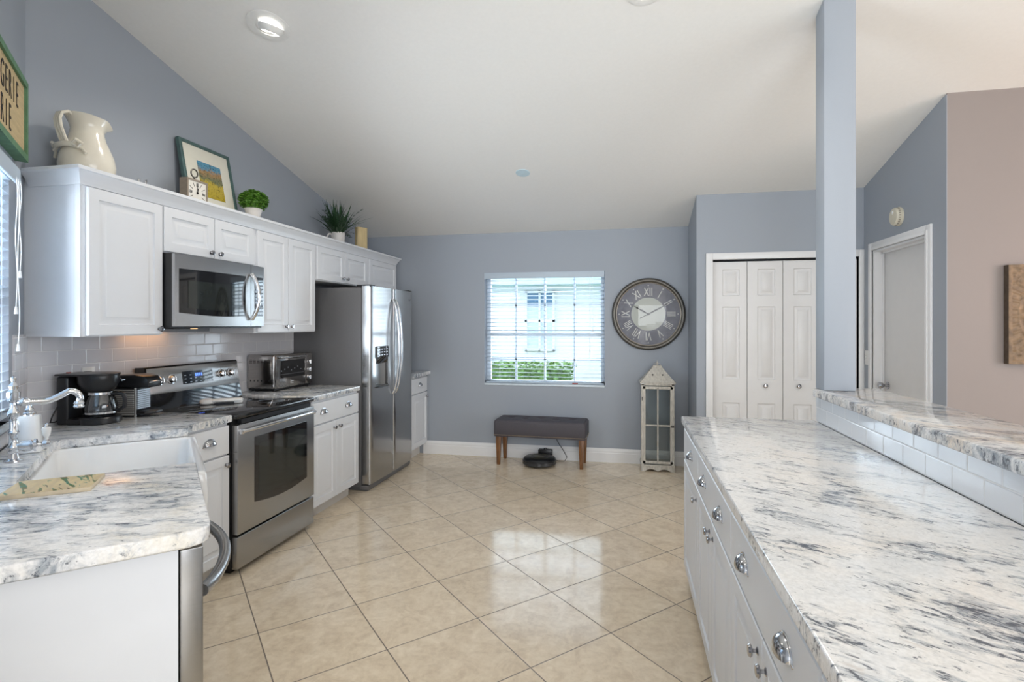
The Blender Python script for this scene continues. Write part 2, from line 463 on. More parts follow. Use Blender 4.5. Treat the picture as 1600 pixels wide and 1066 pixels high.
def stamp(o, b, m):
    """merge a surface pattern into a part's own mesh as a second material"""
    me2 = b.data('pattern', m, False)
    k = len(o.data.materials); o.data.materials.append(m)
    for p in me2.polygons: p.material_index = k
    bm = bmesh.new(); bm.from_mesh(o.data); bm.from_mesh(me2); bm.to_mesh(o.data); bm.free()
    o.data.update()
def tag(o, label=None, cat=None, group=None, kind=None):
    if label: o['label'] = label
    if cat: o['category'] = cat
    if group: o['group'] = group
    if kind: o['kind'] = kind
    return o
def thing(name, label, cat, loc=(0, 0, 0), rotz=0.0, group=None, rot=None):
    o = bpy.data.objects.new(name, None); COL.objects.link(o)
    o.empty_display_size = 0.05
    o.location = loc; o.rotation_euler = rot if rot else (0, 0, rotz)
    return tag(o, label, cat, group)
def struct(o):
    o['kind'] = 'structure'; return o
def share(name, me, parent, loc=(0, 0, 0), rot=(0, 0, 0), label=None):
    o = bpy.data.objects.new(name, me); COL.objects.link(o)
    o.parent = parent; o.location = loc; o.rotation_euler = rot
    if label: o['label'] = label
    return o
def AB(a, b, z=0.0):
    """point on the diagonal run: a along its wall, b out from it"""
    return ((b - a) / S2, (a + b) / S2, z)
ROT_RANGE, ROT_DIAG, ROT_ISLAND = R(90), R(135), R(-90)

def relief(t, x0, x1, z0, z1, loops):
    """nested rectangular rings in the XZ plane; loops = [(inset, y), ...], last one capped"""
    prev = None
    for ins, y in loops:
        q = [t.verts.new(p) for p in ((x0 + ins, y, z0 + ins), (x1 - ins, y, z0 + ins), (x1 - ins, y, z1 - ins), (x0 + ins, y, z1 - ins))]
        if prev:
            for k in range(4):
                t.faces.new((prev[k], prev[(k + 1) % 4], q[(k + 1) % 4], q[k]))
        prev = q
    t.faces.new(prev)
def panel_slab(w, h, t_, panels, loops, ch=0.003):
    """door or drawer front, 0..w by 0..h, front at y=-t_, back at y=0, with raised panels"""
    t = bmesh.new()
    xs = sorted({ch, w - ch} | {p[0] for p in panels} | {p[1] for p in panels})
    zs = sorted({ch, h - ch} | {p[2] for p in panels} | {p[3] for p in panels})
    for i in range(len(xs) - 1):
        for j in range(len(zs) - 1):
            cx, cz = (xs[i] + xs[i + 1]) / 2, (zs[j] + zs[j + 1]) / 2
            if any(p[0] < cx < p[1] and p[2] < cz < p[3] for p in panels): continue
            t.faces.new([t.verts.new(q) for q in ((xs[i], -t_, zs[j]), (xs[i + 1], -t_, zs[j]), (xs[i + 1], -t_, zs[j + 1]), (xs[i], -t_, zs[j + 1]))])
    prev = None
    for ins, y in ((ch, -t_), (0, -t_ + ch), (0, 0)):
        q = [t.verts.new(p) for p in ((ins, y, ins), (w - ins, y, ins), (w - ins, y, h - ins), (ins, y, h - ins))]
        if prev:
            for k in range(4): t.faces.new((prev[k], prev[(k + 1) % 4], q[(k + 1) % 4], q[k]))
        prev = q
    t.faces.new(prev)
    for p in panels:
        relief(t, p[0], p[1], p[2], p[3], [(i, -t_ + d) for i, d in loops])
    bmesh.ops.remove_doubles(t, verts=t.verts, dist=1e-5)
    b = MB(); b._add(t); return b
CAB_LOOPS = [(0, 0), (0.003, 0.008), (0.011, 0.0095), (0.036, 0.0015), (0.038, 0.0)]

# shared hardware
def knob_data(m, r=0.0155, l=0.026):
    b = MB()
    b.lathe([(0.0, 0.0), (r * 0.62, 0.0), (r * 0.62, 0.003), (r * 0.3, 0.006), (r * 0.3, 0.013), (r * 0.85, 0.016), (r, 0.020), (r * 0.8, 0.0245), (0, l)], n=18, mat=Matrix.Rotation(R(90), 4, 'X'))
    return b.data('knob', m, ang=40)
def pull_data(m):
    t = bmesh.new()
    W_, H_, D_ = 0.042, 0.034, 0.026
    nu, nv = 18, 8
    outer = []
    for sc in (1.0, 0.86):
        V = [[t.verts.new((-W_ * sc * math.cos(PI * i / nu), -D_ * sc * math.sin(PI * i / nu) ** 0.8 * math.sin(PI / 2 * j / nv) - 0.001, H_ * sc * math.sin(PI * i / nu) ** 0.8 * math.cos(PI / 2 * j / nv))) for j in range(nv + 1)] for i in range(nu + 1)]
        outer.append(V)
        for i in range(nu):
            for j in range(nv):
                t.faces.new((V[i][j], V[i + 1][j], V[i + 1][j + 1], V[i][j + 1]))
    A, B = outer
    for i in range(nu):
        t.faces.new((A[i][nv], A[i + 1][nv], B[i + 1][nv], B[i][nv]))
    bmesh.ops.remove_doubles(t, verts=t.verts, dist=1e-5)
    b = MB(); b._add(t)
    # raised rim along the back plate
    pts = [(-W_ * 1.06 * math.cos(PI * k / 18), -0.002, -0.001 + H_ * 1.08 * math.sin(PI * k / 18)) for k in range(19)]
    b.tube(pts, 0.0026, 6)
    b.lathe([(0, 0), (0.005, 0), (0.004, 0.003), (0, 0.004)], c=(0, 0, 0), n=10, mat=Matrix.Translation((-W_ * 1.06, 0, -0.002)) @ Matrix.Rotation(R(90), 4, 'X'))
    b.lathe([(0, 0), (0.005, 0), (0.004, 0.003), (0, 0.004)], c=(0, 0, 0), n=10, mat=Matrix.Translation((W_ * 1.06, 0, -0.002)) @ Matrix.Rotation(R(90), 4, 'X'))
    return b.data('cup_pull', m, ang=50)
KNOB = knob_data(M['nickel']); PULL = pull_data(M['pull_metal'])

def text_mesh(s, size, depth=0.001, align='LEFT', sx=1.0, fat=0.0):
    c = bpy.data.curves.new('txt', 'FONT'); c.body = s; c.size = size; c.extrude = depth
    c.align_x = align; c.resolution_u = 4; c.offset = fat
    o = bpy.data.objects.new('txt', c); COL.objects.link(o)
    bpy.context.view_layer.update()
    me = bpy.data.meshes.new_from_object(o.evaluated_get(bpy.context.evaluated_depsgraph_get()))
    bpy.data.objects.remove(o)
    if sx != 1:
        me.transform(Matrix.Diagonal((sx, 1, 1, 1)))
    return me

def cabinet(label, loc, rotz, w, d, z0, z1, doors=(), drawers=(), toe=0.0, group=None, name='base_cabinet', panel_side=None):
    """local frame: x along the front, front face at y=0 looking to -y, back at y=d"""
    t = thing(name, label, 'cabinet', loc, rotz, group)
    b = MB(); b.box(0.0008, w - 0.0008, 0.0, d, z0 + toe, z1)
    if panel_side:                       # framed end panel on the left side
        tt = bmesh.new()
        relief(tt, 0, d, z0 + toe, z1, [(0.0, 0.0), (0.0, -0.003), (0.028, -0.003), (0.034, 0.0)])
        bb = MB(); bb._add(tt, Matrix.Rotation(R(-90), 4, 'Z') @ Matrix.Translation((-d, 0, 0)))
        me = bb.data('p', M['white']); b.bm.from_mesh(me)
    b.build('body', M['white'], t)
    if toe:
        k = MB(); k.box(0.0008, w - 0.0008, 0.075, 0.09, z0, z0 + toe); k.build('toe_kick', M['toe'], t)
    for (x0, x1, a, c, kx, kz) in doors:
        ww, hh = x1 - x0, c - a
        fr = 0.052 if ww > 0.2 else 0.04
        o = panel_slab(ww, hh, 0.019, [(fr, ww - fr, fr, hh - fr)], CAB_LOOPS).build('door', M['white'], t, (x0, -0.001, a))
        if kx is not None:
            share('knob', KNOB, o, (kx - x0, -0.018, kz - a), label='dark nickel knob')
    for (x0, x1, a, c, pulls) in drawers:
        ww, hh = x1 - x0, c - a
        o = panel_slab(ww, hh, 0.019, [], CAB_LOOPS, 0.004).build('drawer', M['white'], t, (x0, -0.001, a))
        for px in pulls:
            share('cup_pull', PULL, o, (px - x0, -0.018, (c - a) / 2 - 0.006), label='polished cup pull')
    return t

# ================================================================== THE SETTING
CEIL0, SLOPE, YB = 2.455, 0.2457, 5.69
def ceil_z(y): return CEIL0 + SLOPE * (YB - y)
XW = -2.92                                   # range wall
HB = 5.85
b = MB(); b.box(-3.3, 6.1, -5.6, 5.85, -0.12, 0.0)
struct(b.build('floor', M['floor'], smooth=False))
# ceiling: two slopes meeting at a ridge behind the camera
yr = -0.8
b = MB()
b.prism([(5.85, ceil_z(5.85)), (yr, ceil_z(yr)), (-5.6, ceil_z(yr) - SLOPE * (5.6 + yr)), (-5.6, ceil_z(yr) - SLOPE * (5.6 + yr) + 0.15), (yr, ceil_z(yr) + 0.15), (5.85, ceil_z(5.85) + 0.15)], -3.3, 6.1, 'x')
struct(b.build('ceiling', M['ceiling'], smooth=False))

def sloped_wall(name, x0, x1, y0, y1):
    b = MB(); b.prism([(y0, 0), (y1, 0), (y1, ceil_z(y1) + 0.03), (y0, ceil_z(y0) + 0.03)], x0, x1, 'x')
    return struct(b.build(name, M['wall'], smooth=False))
sloped_wall('wall_left', XW - 0.15, XW, 1.95, 5.85)
# back wall with its window opening
WX0, WX1, WZ0, WZ1 = -1.535, -0.225, 0.785, 2.018
b = MB()
b.box(XW, WX0, YB, HB, 0, ceil_z(YB) + 0.02); b.box(WX1, 6.1, YB, HB, 0, ceil_z(YB) + 0.02)
b.box(WX0, WX1, YB, HB, 0, WZ0); b.box(WX0, WX1, YB, HB, WZ1, ceil_z(YB) + 0.02)
struct(b.build('wall_back', M['wall'], smooth=False))
# diagonal wall with the sink window
DW0, DW1, DZ0, DZ1 = 2.05, 3.215, 1.02, 2.135
b = MB()
b.box(0.9, DW0, 0, 0.15, 0, 4.2); b.box(DW1, 3.56, 0, 0.15, 0, 3.5); b.box(DW0, DW1, 0, 0.15, 0, DZ0); b.box(DW0, DW1, 0, 0.15, DZ1, 3.9)
struct(b.build('wall_diagonal', M['wall'], loc=AB(0, -0.57), rot=(0, 0, ROT_DIAG), smooth=False))
p = AB(0.9, -0.57)
b = MB(); b.box(p[0] - 0.15, p[0], -5.6, p[1], 0, 4.2); struct(b.build('wall_entry', M['wall'], smooth=False))
CX, CY = 0.62, 5.028
b = MB(); b.prism([(CY + 0.1, 0), (YB, 0), (YB, ceil_z(YB) + 0.02), (CY + 0.1, ceil_z(CY + 0.1) + 0.02)], CX, CX + 0.08, 'x')
struct(b.build('wall_closet_side', M['wall'], smooth=False))
OX0, OX1, OZ = 0.758, 1.945, 2.03
b = MB()
b.box(CX, OX0, CY, CY + 0.1, 0, ceil_z(CY) + 0.02); b.box(OX1, 2.106, CY, CY + 0.1, 0, ceil_z(CY) + 0.02); b.box(OX0, OX1, CY, CY + 0.1, OZ, ceil_z(CY) + 0.02)
struct(b.build('wall_closet_front', M['wall'], smooth=False))
HX = 1.986; HY0, HY1, HZ = 4.045, 4.85, 2.055
FY = 3.83
b = MB()
b.prism([(FY + 0.12, 0), (HY0, 0), (HY0, ceil_z(HY0) + 0.02), (FY + 0.12, ceil_z(FY + 0.12) + 0.02)], HX, HX + 0.12, 'x')
b.box(HX, HX + 0.003, FY + 0.0005, FY + 0.12, 0, ceil_z(FY + 0.12) + 0.02)
b.prism([(HY1, 0), (CY, 0), (CY, ceil_z(CY) + 0.02), (HY1, ceil_z(HY1) + 0.02)], HX, HX + 0.12, 'x')
b.prism([(HY0, HZ), (HY1, HZ), (HY1, ceil_z(HY1) + 0.02), (HY0, ceil_z(HY0) + 0.02)], HX, HX + 0.12, 'x')
struct(b.build('wall_hall', M['wall'], smooth=False))
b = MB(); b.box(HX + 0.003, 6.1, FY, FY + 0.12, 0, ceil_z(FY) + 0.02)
struct(b.build('wall_living', M['wall_lamp_cast'], smooth=False))
b = MB(); b.box(6.0, 6.15, -5.6, FY, 0, 4.3); struct(b.build('wall_right', M['wall'], smooth=False))
b = MB(); b.box(-3.3, 6.1, -5.75, -5.6, 0, 4.3); struct(b.build('wall_rear', M['wall'], smooth=False))

def sweep(path, prof, closed=False):
    """path: 2-D polyline; prof: closed polygon of (out, z), out = to the right of travel"""
    t = bmesh.new(); rings = []
    n = len(path); P2 = [Vector(p) for p in path]
    for i, p in enumerate(P2):
        d0 = (P2[i] - P2[i - 1]).normalized() if i else None
        d1 = (P2[i + 1] - P2[i]).normalized() if i < n - 1 else None
        d0 = d0 or d1; d1 = d1 or d0
        n0 = Vector((d0.y, -d0.x)); n1 = Vector((d1.y, -d1.x))
        m = (n0 + n1).normalized(); k = 1 / max(0.2, m.dot(n0))
        rings.append([t.verts.new((p.x + m.x * o_ * k, p.y + m.y * o_ * k, z)) for o_, z in prof])
    for A, B in zip(rings, rings[1:]):
        for k in range(len(prof)):
            t.faces.new((A[k], A[(k + 1) % len(prof)], B[(k + 1) % len(prof)], B[k]))
    t.faces.new(rings[0]); t.faces.new(rings[-1])
    b = MB(); b._add(t); return b
BASE = [(0, 0), (0.016, 0), (0.016, 0.095), (0.012, 0.102), (0.012, 0.118), (0.006, 0.132), (0.003, 0.142), (0, 0.145)]
struct(sweep([(-2.245, YB), (CX, YB), (CX, CY), (OX0 - 0.06, CY)][:3], BASE).build('baseboard_back', M['trim'], ang=20))
struct(sweep([(HX, FY), (6.0, FY)], BASE).build('baseboard_living', M['trim'], ang=20))

# tile backsplashes
b = MB(); b.box(XW, XW + 0.008, 2.116, 4.27, 0.93, 1.40); struct(b.build('wall_tile_range', M['subway_y'], smooth=False))
b = MB(); b.box(DW1 + 0.065, 3.552, -0.008, 0, 0.93, 1.40); b.box(1.0, DW0 - 0.065, -0.008, 0, 0.93, 1.40); b.box(DW0 - 0.065, DW1 + 0.065, -0.008, 0, 0.93, 0.985)
struct(b.build('wall_tile_sink', M['subway_x'], loc=AB(0, -0.57), rot=(0, 0, ROT_DIAG), smooth=False))

# column and half wall carrying the bar
b = MB(); b.box(1.012, 1.15, -0.5, 3.12, 0, 1.068); struct(b.build('wall_bar', M['wall'], smooth=False))
b = MB(); b.box(1.0, 1.012, -0.5, 3.12, 0.93, 1.068)
struct(b.build('wall_tile_bar', M['subway_bar'], smooth=False))
b = MB(); b.box(0.993, 1.143, 2.984, 3.106, 1.108, ceil_z(2.984) + 0.02, 0.004); struct(b.build('pillar', M['wall'], ang=60))

# ------------------------------------------------------------------ back window
wf = struct(bpy.data.objects.new('window_1', None)); COL.objects.link(wf); wf.location = ((WX0 + WX1) / 2, YB, WZ0)
ww = (WX1 - WX0) / 2; wh = WZ1 - WZ0
b = MB()
for x0, x1, z0, z1 in ((-ww, -ww + 0.045, 0, wh), (ww - 0.045, ww, 0, wh), (-ww, ww, 0, 0.05), (-ww, ww, wh - 0.045, wh)):
    b.box(x0, x1, 0.10, 0.15, z0, z1, 0.003)
b.box(-ww + 0.04, ww - 0.04, 0.095, 0.14, 0.535, 0.575, 0.004)
for x in (-0.325, 0.0, 0.325):
    b.box(x - 0.009, x + 0.009, 0.112, 0.135, 0.05, wh - 0.04)
b.box(-ww + 0.04, ww - 0.04, 0.112, 0.135, 0.272, 0.288)
b.box(-ww + 0.04, ww - 0.04, 0.112, 0.135, 0.87, 0.886)
b.build('window_frame', M['vinyl'], wf)
b = MB(); b.box(-ww + 0.04, ww - 0.04, 0.122, 0.126, 0.05, wh - 0.04); b.build('pane', M['glass'], wf, smooth=False)
b = MB(); b.box(-ww + 0.001, ww - 0.001, -0.012, 0.10, 0.0, 0.022, 0.003); b.build('window_sill', M['marble_sill'], wf)

def blind(label, loc, rotz, w, h, n, tilt, valance_out, cords, tagx=None, out=0.05):
    t = thing('window_blind', label, 'blinds', loc, rotz)
    b = MB(); b.box(-w / 2, w / 2, out - 0.028, out + 0.028, h - 0.045, h); b.build('headrail', M['slat'], t)
    b = MB(); b.box(-w / 2 - valance_out, w / 2 + valance_out * 0.2, out - 0.062, out - 0.05, h - 0.062, h + 0.006, 0.002)
    b.box(-w / 2 - valance_out, -w / 2 - valance_out + 0.008, out - 0.055, out - 0.0, h - 0.062, h + 0.004)
    b.build('valance', M['slat'], t)
    b = MB()
    top, bot = h - 0.075, 0.055
    for i in range(n):
        z = bot + (top - bot) * i / (n - 1)
        m = Matrix.Translation((0, out, z)) @ Matrix.Rotation(tilt, 4, 'X')
        b.prism([(-0.025, -0.0018), (-0.012, 0.0008), (0.0, 0.0016), (0.012, 0.0008), (0.025, -0.0018), (0.025, -0.0040), (0.012, -0.0022), (0, -0.0016), (-0.012, -0.0022), (-0.025, -0.0040)], -w / 2 + 0.004, w / 2 - 0.004, 'x', mat=m)
    b.build('slats', M['slat'], t)
    b = MB(); b.box(-w / 2 + 0.003, w / 2 - 0.003, out - 0.026, out + 0.026, 0.024, 0.040, 0.004); b.build('bottom_rail', M['slat'], t)
    b = MB()
    for x in (-w * 0.38, 0, w * 0.38):
        for s in (-0.026, 0.026):
            b.tube([(x, out + s, h - 0.05), (x, out + s, 0.04)], 0.0009, 5)
    b.build('ladder_cords', M['cordw'], t)
    for x, zl, side in cords:
        b = MB()
        pts = [(x + 0.004 * math.sin(k * 0.9) * side, out - 0.068 - 0.003 * math.sin(k * 0.7), h - 0.05 - (h - 0.05 - zl) * k / 14) for k in range(15)]
        b.tube(pts, 0.0016, 6)
        b.lathe([(0, 0.03), (0.004, 0.03), (0.007, 0.0), (0, -0.001)], c=(pts[-1][0], pts[-1][1], zl - 0.028), n=10)
        b.build('pull_cord', M['cordw'], t)
    if tagx is not None:
        b = MB(); b.box(tagx, tagx + 0.06, out - 0.0275, out - 0.0262, 0.026, 0.037); b.build('warning_tag', M['red'], t, smooth=False)
    return t
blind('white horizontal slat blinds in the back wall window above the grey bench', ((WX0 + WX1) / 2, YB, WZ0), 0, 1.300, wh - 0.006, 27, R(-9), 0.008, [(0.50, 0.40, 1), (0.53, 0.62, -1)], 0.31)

# ------------------------------------------------------------------ sink window
wf = struct(bpy.data.objects.new('window_2', None)); COL.objects.link(wf)
wf.location = AB((DW0 + DW1) / 2, -0.57, DZ0); wf.rotation_euler = (0, 0, ROT_DIAG)
dw = (DW1 - DW0) / 2; dh = DZ1 - DZ0
b = MB()
for x0, x1, z0, z1 in ((-dw, -dw + 0.045, 0, dh), (dw - 0.045, dw, 0, dh), (-dw, dw, 0, 0.05), (-dw, dw, dh - 0.045, dh), (-dw, dw, 0.5, 0.54)):
    b.box(x0, x1, 0.09, 0.14, z0, z1, 0.003)
b.build('window_frame', M['vinyl'], wf)
b = MB(); b.box(-dw + 0.04, dw - 0.04, 0.112, 0.116, 0.04, dh - 0.04); b.build('pane', M['glass'], wf, smooth=False)
b = MB()
b.box(-dw - 0.03, dw + 0.012, -0.022, 0.09, -0.02, 0.0, 0.004)
b.build('window_sill', M['marble_sill'], wf)
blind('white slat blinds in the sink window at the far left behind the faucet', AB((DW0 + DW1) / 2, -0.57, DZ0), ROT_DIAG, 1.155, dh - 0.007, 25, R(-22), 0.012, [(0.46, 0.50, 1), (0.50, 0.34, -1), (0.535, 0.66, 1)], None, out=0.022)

# ------------------------------------------------------------------ outside
b = MB(); b.box(-12, 12, 5.86, 30, -0.4, -0.3); struct(b.build('ground', M['ground'], smooth=False))
nb = thing('neighbour_house', 'pale stucco neighbouring house seen through the back window blinds', 'house', (-1.5, 9.5, -0.3))
b = MB(); b.box(-7, 7, 0, 0.3, 0, 2.45); b.build('wall', M['house'], nb, smooth=False)
b = MB(); b.box(-7, 7, -0.5, 0.3, 2.45, 2.68); b.build('soffit', M['soffit'], nb, smooth=False)
b = MB()
for x0, x1, z0, z1 in ((-0.30, -0.26, 1.28, 2.36), (0.20, 0.24, 1.28, 2.36), (-0.05, -0.015, 1.28, 2.36), (-0.3, 0.24, 2.32, 2.36), (-0.3, 0.24, 1.28, 1.32), (-0.3, 0.24, 1.80, 1.84)):
    b.box(x0, x1, -0.05, 0, z0, z1)
wd = b.build('window', M['house'], nb, smooth=False)
b = MB(); b.box(-0.26, 0.20, -0.02, -0.005, 2.08, 2.32); b.build('pane', M['far_glass'], wd, smooth=False)
b = MB(); b.box(-0.26, 0.20, -0.02, -0.005, 1.32, 2.08); b.build('shade', M['far_shade'], wd, smooth=False)
rnd = random.Random(4)
def leaf_cloud(b, pts, size, rnd, n=1, flat=0.6):
    for p in pts:
        for _ in range(n):
            m = Matrix.Translation(p) @ Matrix.Rotation(rnd.uniform(0, 2 * PI), 4, 'Z') @ Matrix.Rotation(rnd.uniform(-1.2, 1.2), 4, 'X')
            s = size * rnd.uniform(0.7, 1.3)
            q = [m @ Vector(v) for v in ((-s * 0.5, 0, 0), (0, -s * 0.32, s * 0.08), (s * 0.6, 0, 0), (0, s * 0.32, s * 0.08))]
            v = [b.bm.verts.new(x) for x in q]; b.bm.faces.new(v)
hd = thing('hedge', 'low green clipped hedge outside the back window', 'hedge', (-2.0, 8.0, -0.3))
b = MB()
leaf_cloud(b, [(rnd.uniform(-1.6, 1.22), rnd.uniform(-0.25, 0.25), 0.02 + 1.16 * rnd.random() ** 0.5) for _ in range(5200)], 0.07, rnd)
b.box(-1.5, 1.15, -0.15, 0.15, 0, 1.08)
b.build('foliage', M['hedge'], hd, smooth=False)

# ------------------------------------------------------------------ closet bifold doors
cd = struct(bpy.data.objects.new('door_1', None)); COL.objects.link(cd); cd.location = (OX0, CY, 0)
cw = (OX1 - OX0) / 4
LOOP6 = [(0, 0), (0.006, 0.011), (0.013, 0.012), (0.036, 0.002), (0.038, 0.001)]
def bifold_leaf(w, h):
    s = 0.085
    return panel_slab(w, h, 0.032, [(s, w - s * 0.72, 0.16, 0.76 - 0.02), (s, w - s * 0.72, 0.95, 1.60), (s, w - s * 0.72, 1.70, 1.935)], LOOP6)
for k in range(4):
    me = None
    fold = 0.004
    o = bifold_leaf(cw - 0.004, 2.005).build('door_leaf', M['door'], cd, (k * cw + 0.002, 0.060, 0.008))
    if k in (1, 2):
        kx = cw * 0.50 if k == 1 else cw * 0.42
        bk = MB(); bk.lathe([(0, 0), (0.011, 0), (0.009, 0.012), (0.018, 0.02), (0.019, 0.028), (0.012, 0.034), (0, 0.035)], n=18, mat=Matrix.Rotation(R(90), 4, 'X'))
        bk.build('knob', M['nickel'], o, (kx, -0.032, 0.90))
b = MB()
b.box(-0.058, 0, -0.016, 0, 0, OZ + 0.058, 0.003); b.box(OX1 - OX0, OX1 - OX0 + 0.040, -0.016, 0, 0, OZ + 0.058, 0.003); b.box(-0.0, OX1 - OX0, -0.016, 0, OZ, OZ + 0.058, 0.003)
b.box(-0.002, 0, 0, 0.1, 0, OZ); b.box(OX1 - OX0, OX1 - OX0 + 0.002, 0, 0.1, 0, OZ)
b.build('casing', M['trim'], cd)
b = MB(); b.box(0, OX1 - OX0, 0.03, 0.06, OZ - 0.012, OZ - 0.0005); b.build('track', M['dark'], cd, smooth=False)

# hall door: flush slab set back in its jamb
hd_ = struct(bpy.data.objects.new('door_2', None)); COL.objects.link(hd_); hd_.location = (HX, HY1, 0); hd_.rotation_euler = (0, 0, ROT_ISLAND)
hw = HY1 - HY0
b = MB()
c_ = 0.062
b.box(-c_, 0, -0.016, 0, 0, HZ + c_, 0.004); b.box(hw, hw + c_, -0.016, 0, 0, HZ + c_, 0.004); b.box(0, hw, -0.016, 0, HZ, HZ + c_, 0.004)
b.box(-c_ * 0.45, 0, -0.022, 0, 0, HZ + c_ * 0.45, 0.003); b.box(hw, hw + c_ * 0.45, -0.022, 0, 0, HZ + c_ * 0.45, 0.003); b.box(0, hw, -0.022, 0, HZ, HZ + c_ * 0.45, 0.003)
b.build('casing', M['trim'], hd_)
b = MB(); b.box(0, 0.016, -0.002, 0.12, 0, HZ); b.box(hw - 0.016, hw, -0.002, 0.12, 0, HZ); b.box(0.016, hw - 0.016, -0.002, 0.12, HZ - 0.016, HZ)
b.box(0.016, 0.028, 0.055, 0.07, 0, HZ - 0.016); b.box(0.016, hw - 0.016, 0.055, 0.07, HZ - 0.03, HZ - 0.016)
b.build('jamb', M['trim'], hd_)
b = MB(); b.box(0.018, hw - 0.018, 0.071, 0.106, 0.008, HZ - 0.018, 0.002); lf = b.build('door_leaf', M['door'], hd_)
b = MB()
mt = Matrix.Translation((0.085, 0.071, 0.96)) @ Matrix.Rotation(R(90), 4, 'X')
b.lathe([(0, 0), (0.030, 0), (0.030, 0.006), (0.012, 0.010), (0.011, 0.03), (0.025, 0.045), (0.028, 0.058), (0.02, 0.070), (0, 0.072)], n=22, mat=mt)
b.build('door_knob', M['nickel'], lf)

# ================================================================== KITCHEN CABINETS
CF = -2.245                                   # base cabinet face on the range wall
UF = -2.56 - 0.001                            # upper cabinet face
UD = abs(XW - UF) - 0.002
CT, ST = 0.93, 0.89                           # counter top, slab underside
# lower units on the range wall
cabinet('narrow white base cabinet between the sink and the stove', (CF, 2.365, 0), ROT_RANGE, 0.305, 0.60, 0, ST - 0.001,
        doors=[(0.006, 0.299, 0.112, 0.702, 0.270, 0.652)], drawers=[(0.006, 0.299, 0.712, 0.872, [0.15])], toe=0.105)
cabinet('white base cabinet with two doors and one wide drawer between the stove and the fridge', (CF, 3.462, 0), ROT_RANGE, 0.702, 0.67, 0, ST - 0.001,
        doors=[(0.004, 0.348, 0.112, 0.702, 0.312, 0.652), (0.353, 0.698, 0.112, 0.702, 0.390, 0.652)],
        drawers=[(0.004, 0.698, 0.712, 0.872, [0.168, 0.53])], toe=0.105)
cabinet('slim white base cabinet beyond the fridge in the back corner', (CF + 0.03, 5.235, 0), ROT_RANGE, 0.445, 0.70, 0, ST - 0.001,
        doors=[(0.004, 0.435, 0.14, 0.702, 0.40, 0.655)], drawers=[(0.004, 0.435, 0.712, 0.872, [0.22])], toe=0.12)
# upper units on the range wall
UB, UT = 1.388, 2.112
def upper(label, y0, y1, z0, doors):
    w = y1 - y0
    return cabinet(label, (UF, y0, 0), ROT_RANGE, w, UD, z0, 2.19, doors=doors, name='wall_cabinet', group=None, panel_side=(y0 < 2.1))
upper('white wall cabinet with one large raised-panel door left of the microwave', 2.092, 2.537, UB, [(0.022, 0.441, UB + 0.006, UT, 0.415, UB + 0.035)])
upper('short white wall cabinet with two doors directly above the microwave', 2.537, 3.298, 1.855, [(0.006, 0.378, 1.861, UT, 0.345, 1.895), (0.384, 0.740, 1.861, UT, 0.418, 1.895)])
upper('tall white two-door wall cabinet between the microwave and the fridge', 3.298, 4.040, UB, [(0.02, 0.362, UB + 0.006, UT, 0.332, UB + 0.045), (0.368, 0.722, UB + 0.006, UT, 0.398, UB + 0.045)])
upper('short white wall cabinet with two doors above the fridge', 4.040, 4.955, 1.822, [(0.016, 0.452, 1.828, UT, 0.418, 1.868), (0.458, 0.895, 1.828, UT, 0.492, 1.868)])
upper('white wall cabinet at the back corner end partly hidden by the fridge', 4.955, 5.630, 1.822, [(0.03, 0.655, 1.828, UT, None, None)])
# crown moulding
CROWN = [(0, 2.118), (0.008, 2.118), (0.010, 2.130), (0.016, 2.140), (0.020, 2.152), (0.032, 2.166), (0.040, 2.178), (0.050, 2.182), (0.050, 2.198), (0.0, 2.198), (0, 2.17)]
struct(sweep([(XW + 0.002, 5.632), (UF + 0.001, 5.632), (UF + 0.001, 2.090), (XW + 0.06, 2.090)][::-1], CROWN).build('trim_1', M['white'], ang=25))

# island: three and a half units, fronts towards the aisle
IX = 0.335
IB = [(2.505, 3.10), (1.735, 2.505), (0.965, 1.735), (0.20, 0.965), (-0.50, 0.20)]
lab = ['white single-door island cabinet at the far end of the island',
       'white double-door island cabinet, second from the far end of the island',
       'white double-door island cabinet, third from the far end and nearest fully in view',
       'white island cabinet at the near end, cut off by the bottom frame edge',
       None]
for (y0, y1), lb in zip(IB, lab):
    w = y1 - y0
    if lb is None: continue
    if w < 0.65:
        ds = [(0.004, w - 0.003, 0.112, 0.700, w - 0.055, 0.64)]; dr = [(0.004, w - 0.003, 0.710, 0.872, [w / 2 + 0.05])]
    else:
        ds = [(0.004, w / 2 - 0.002, 0.112, 0.700, w / 2 - 0.040, 0.648), (w / 2 + 0.002, w - 0.003, 0.112, 0.700, w / 2 + 0.040, 0.648)]
        dr = [(0.004, w - 0.003, 0.710, 0.872, [w * 0.25, w * 0.75])]
    cabinet(lb, (IX, y1, 0), ROT_ISLAND, w, 0.66, 0, ST - 0.001, doors=ds, drawers=dr, toe=0.105, group='island base cabinets')

# ------------------------------------------------------------------ worktops
def slab(name, poly, z0, z1, mat, label, bev=0.006):
    t = bmesh.new()
    A = [t.verts.new((x, y, z0)) for x, y in poly]; B = [t.verts.new((x, y, z1)) for x, y in poly]
    n = len(poly)
    for k in range(n): t.faces.new((A[k], A[(k + 1) % n], B[(k + 1) % n], B[k]))
    top = t.faces.new(B); bot = t.faces.new(A)
    bmesh.ops.bevel(t, geom=[e for e in t.edges if e in set(top.edges) | set(bot.edges)], offset=bev, segments=3, affect='EDGES', profile=0.5)
    b = MB(); b._add(t)
    o = b.build(name, mat, ang=50)
    return tag(o, label, 'worktop')
def arc(cx, cy, r, a0, a1, n=6):
    return [(cx + r * math.cos(R(a0 + (a1 - a0) * k / n)), cy + r * math.sin(R(a0 + (a1 - a0) * k / n))) for k in range(n + 1)]
ab2 = lambda a, b_: AB(a, b_)[:2]
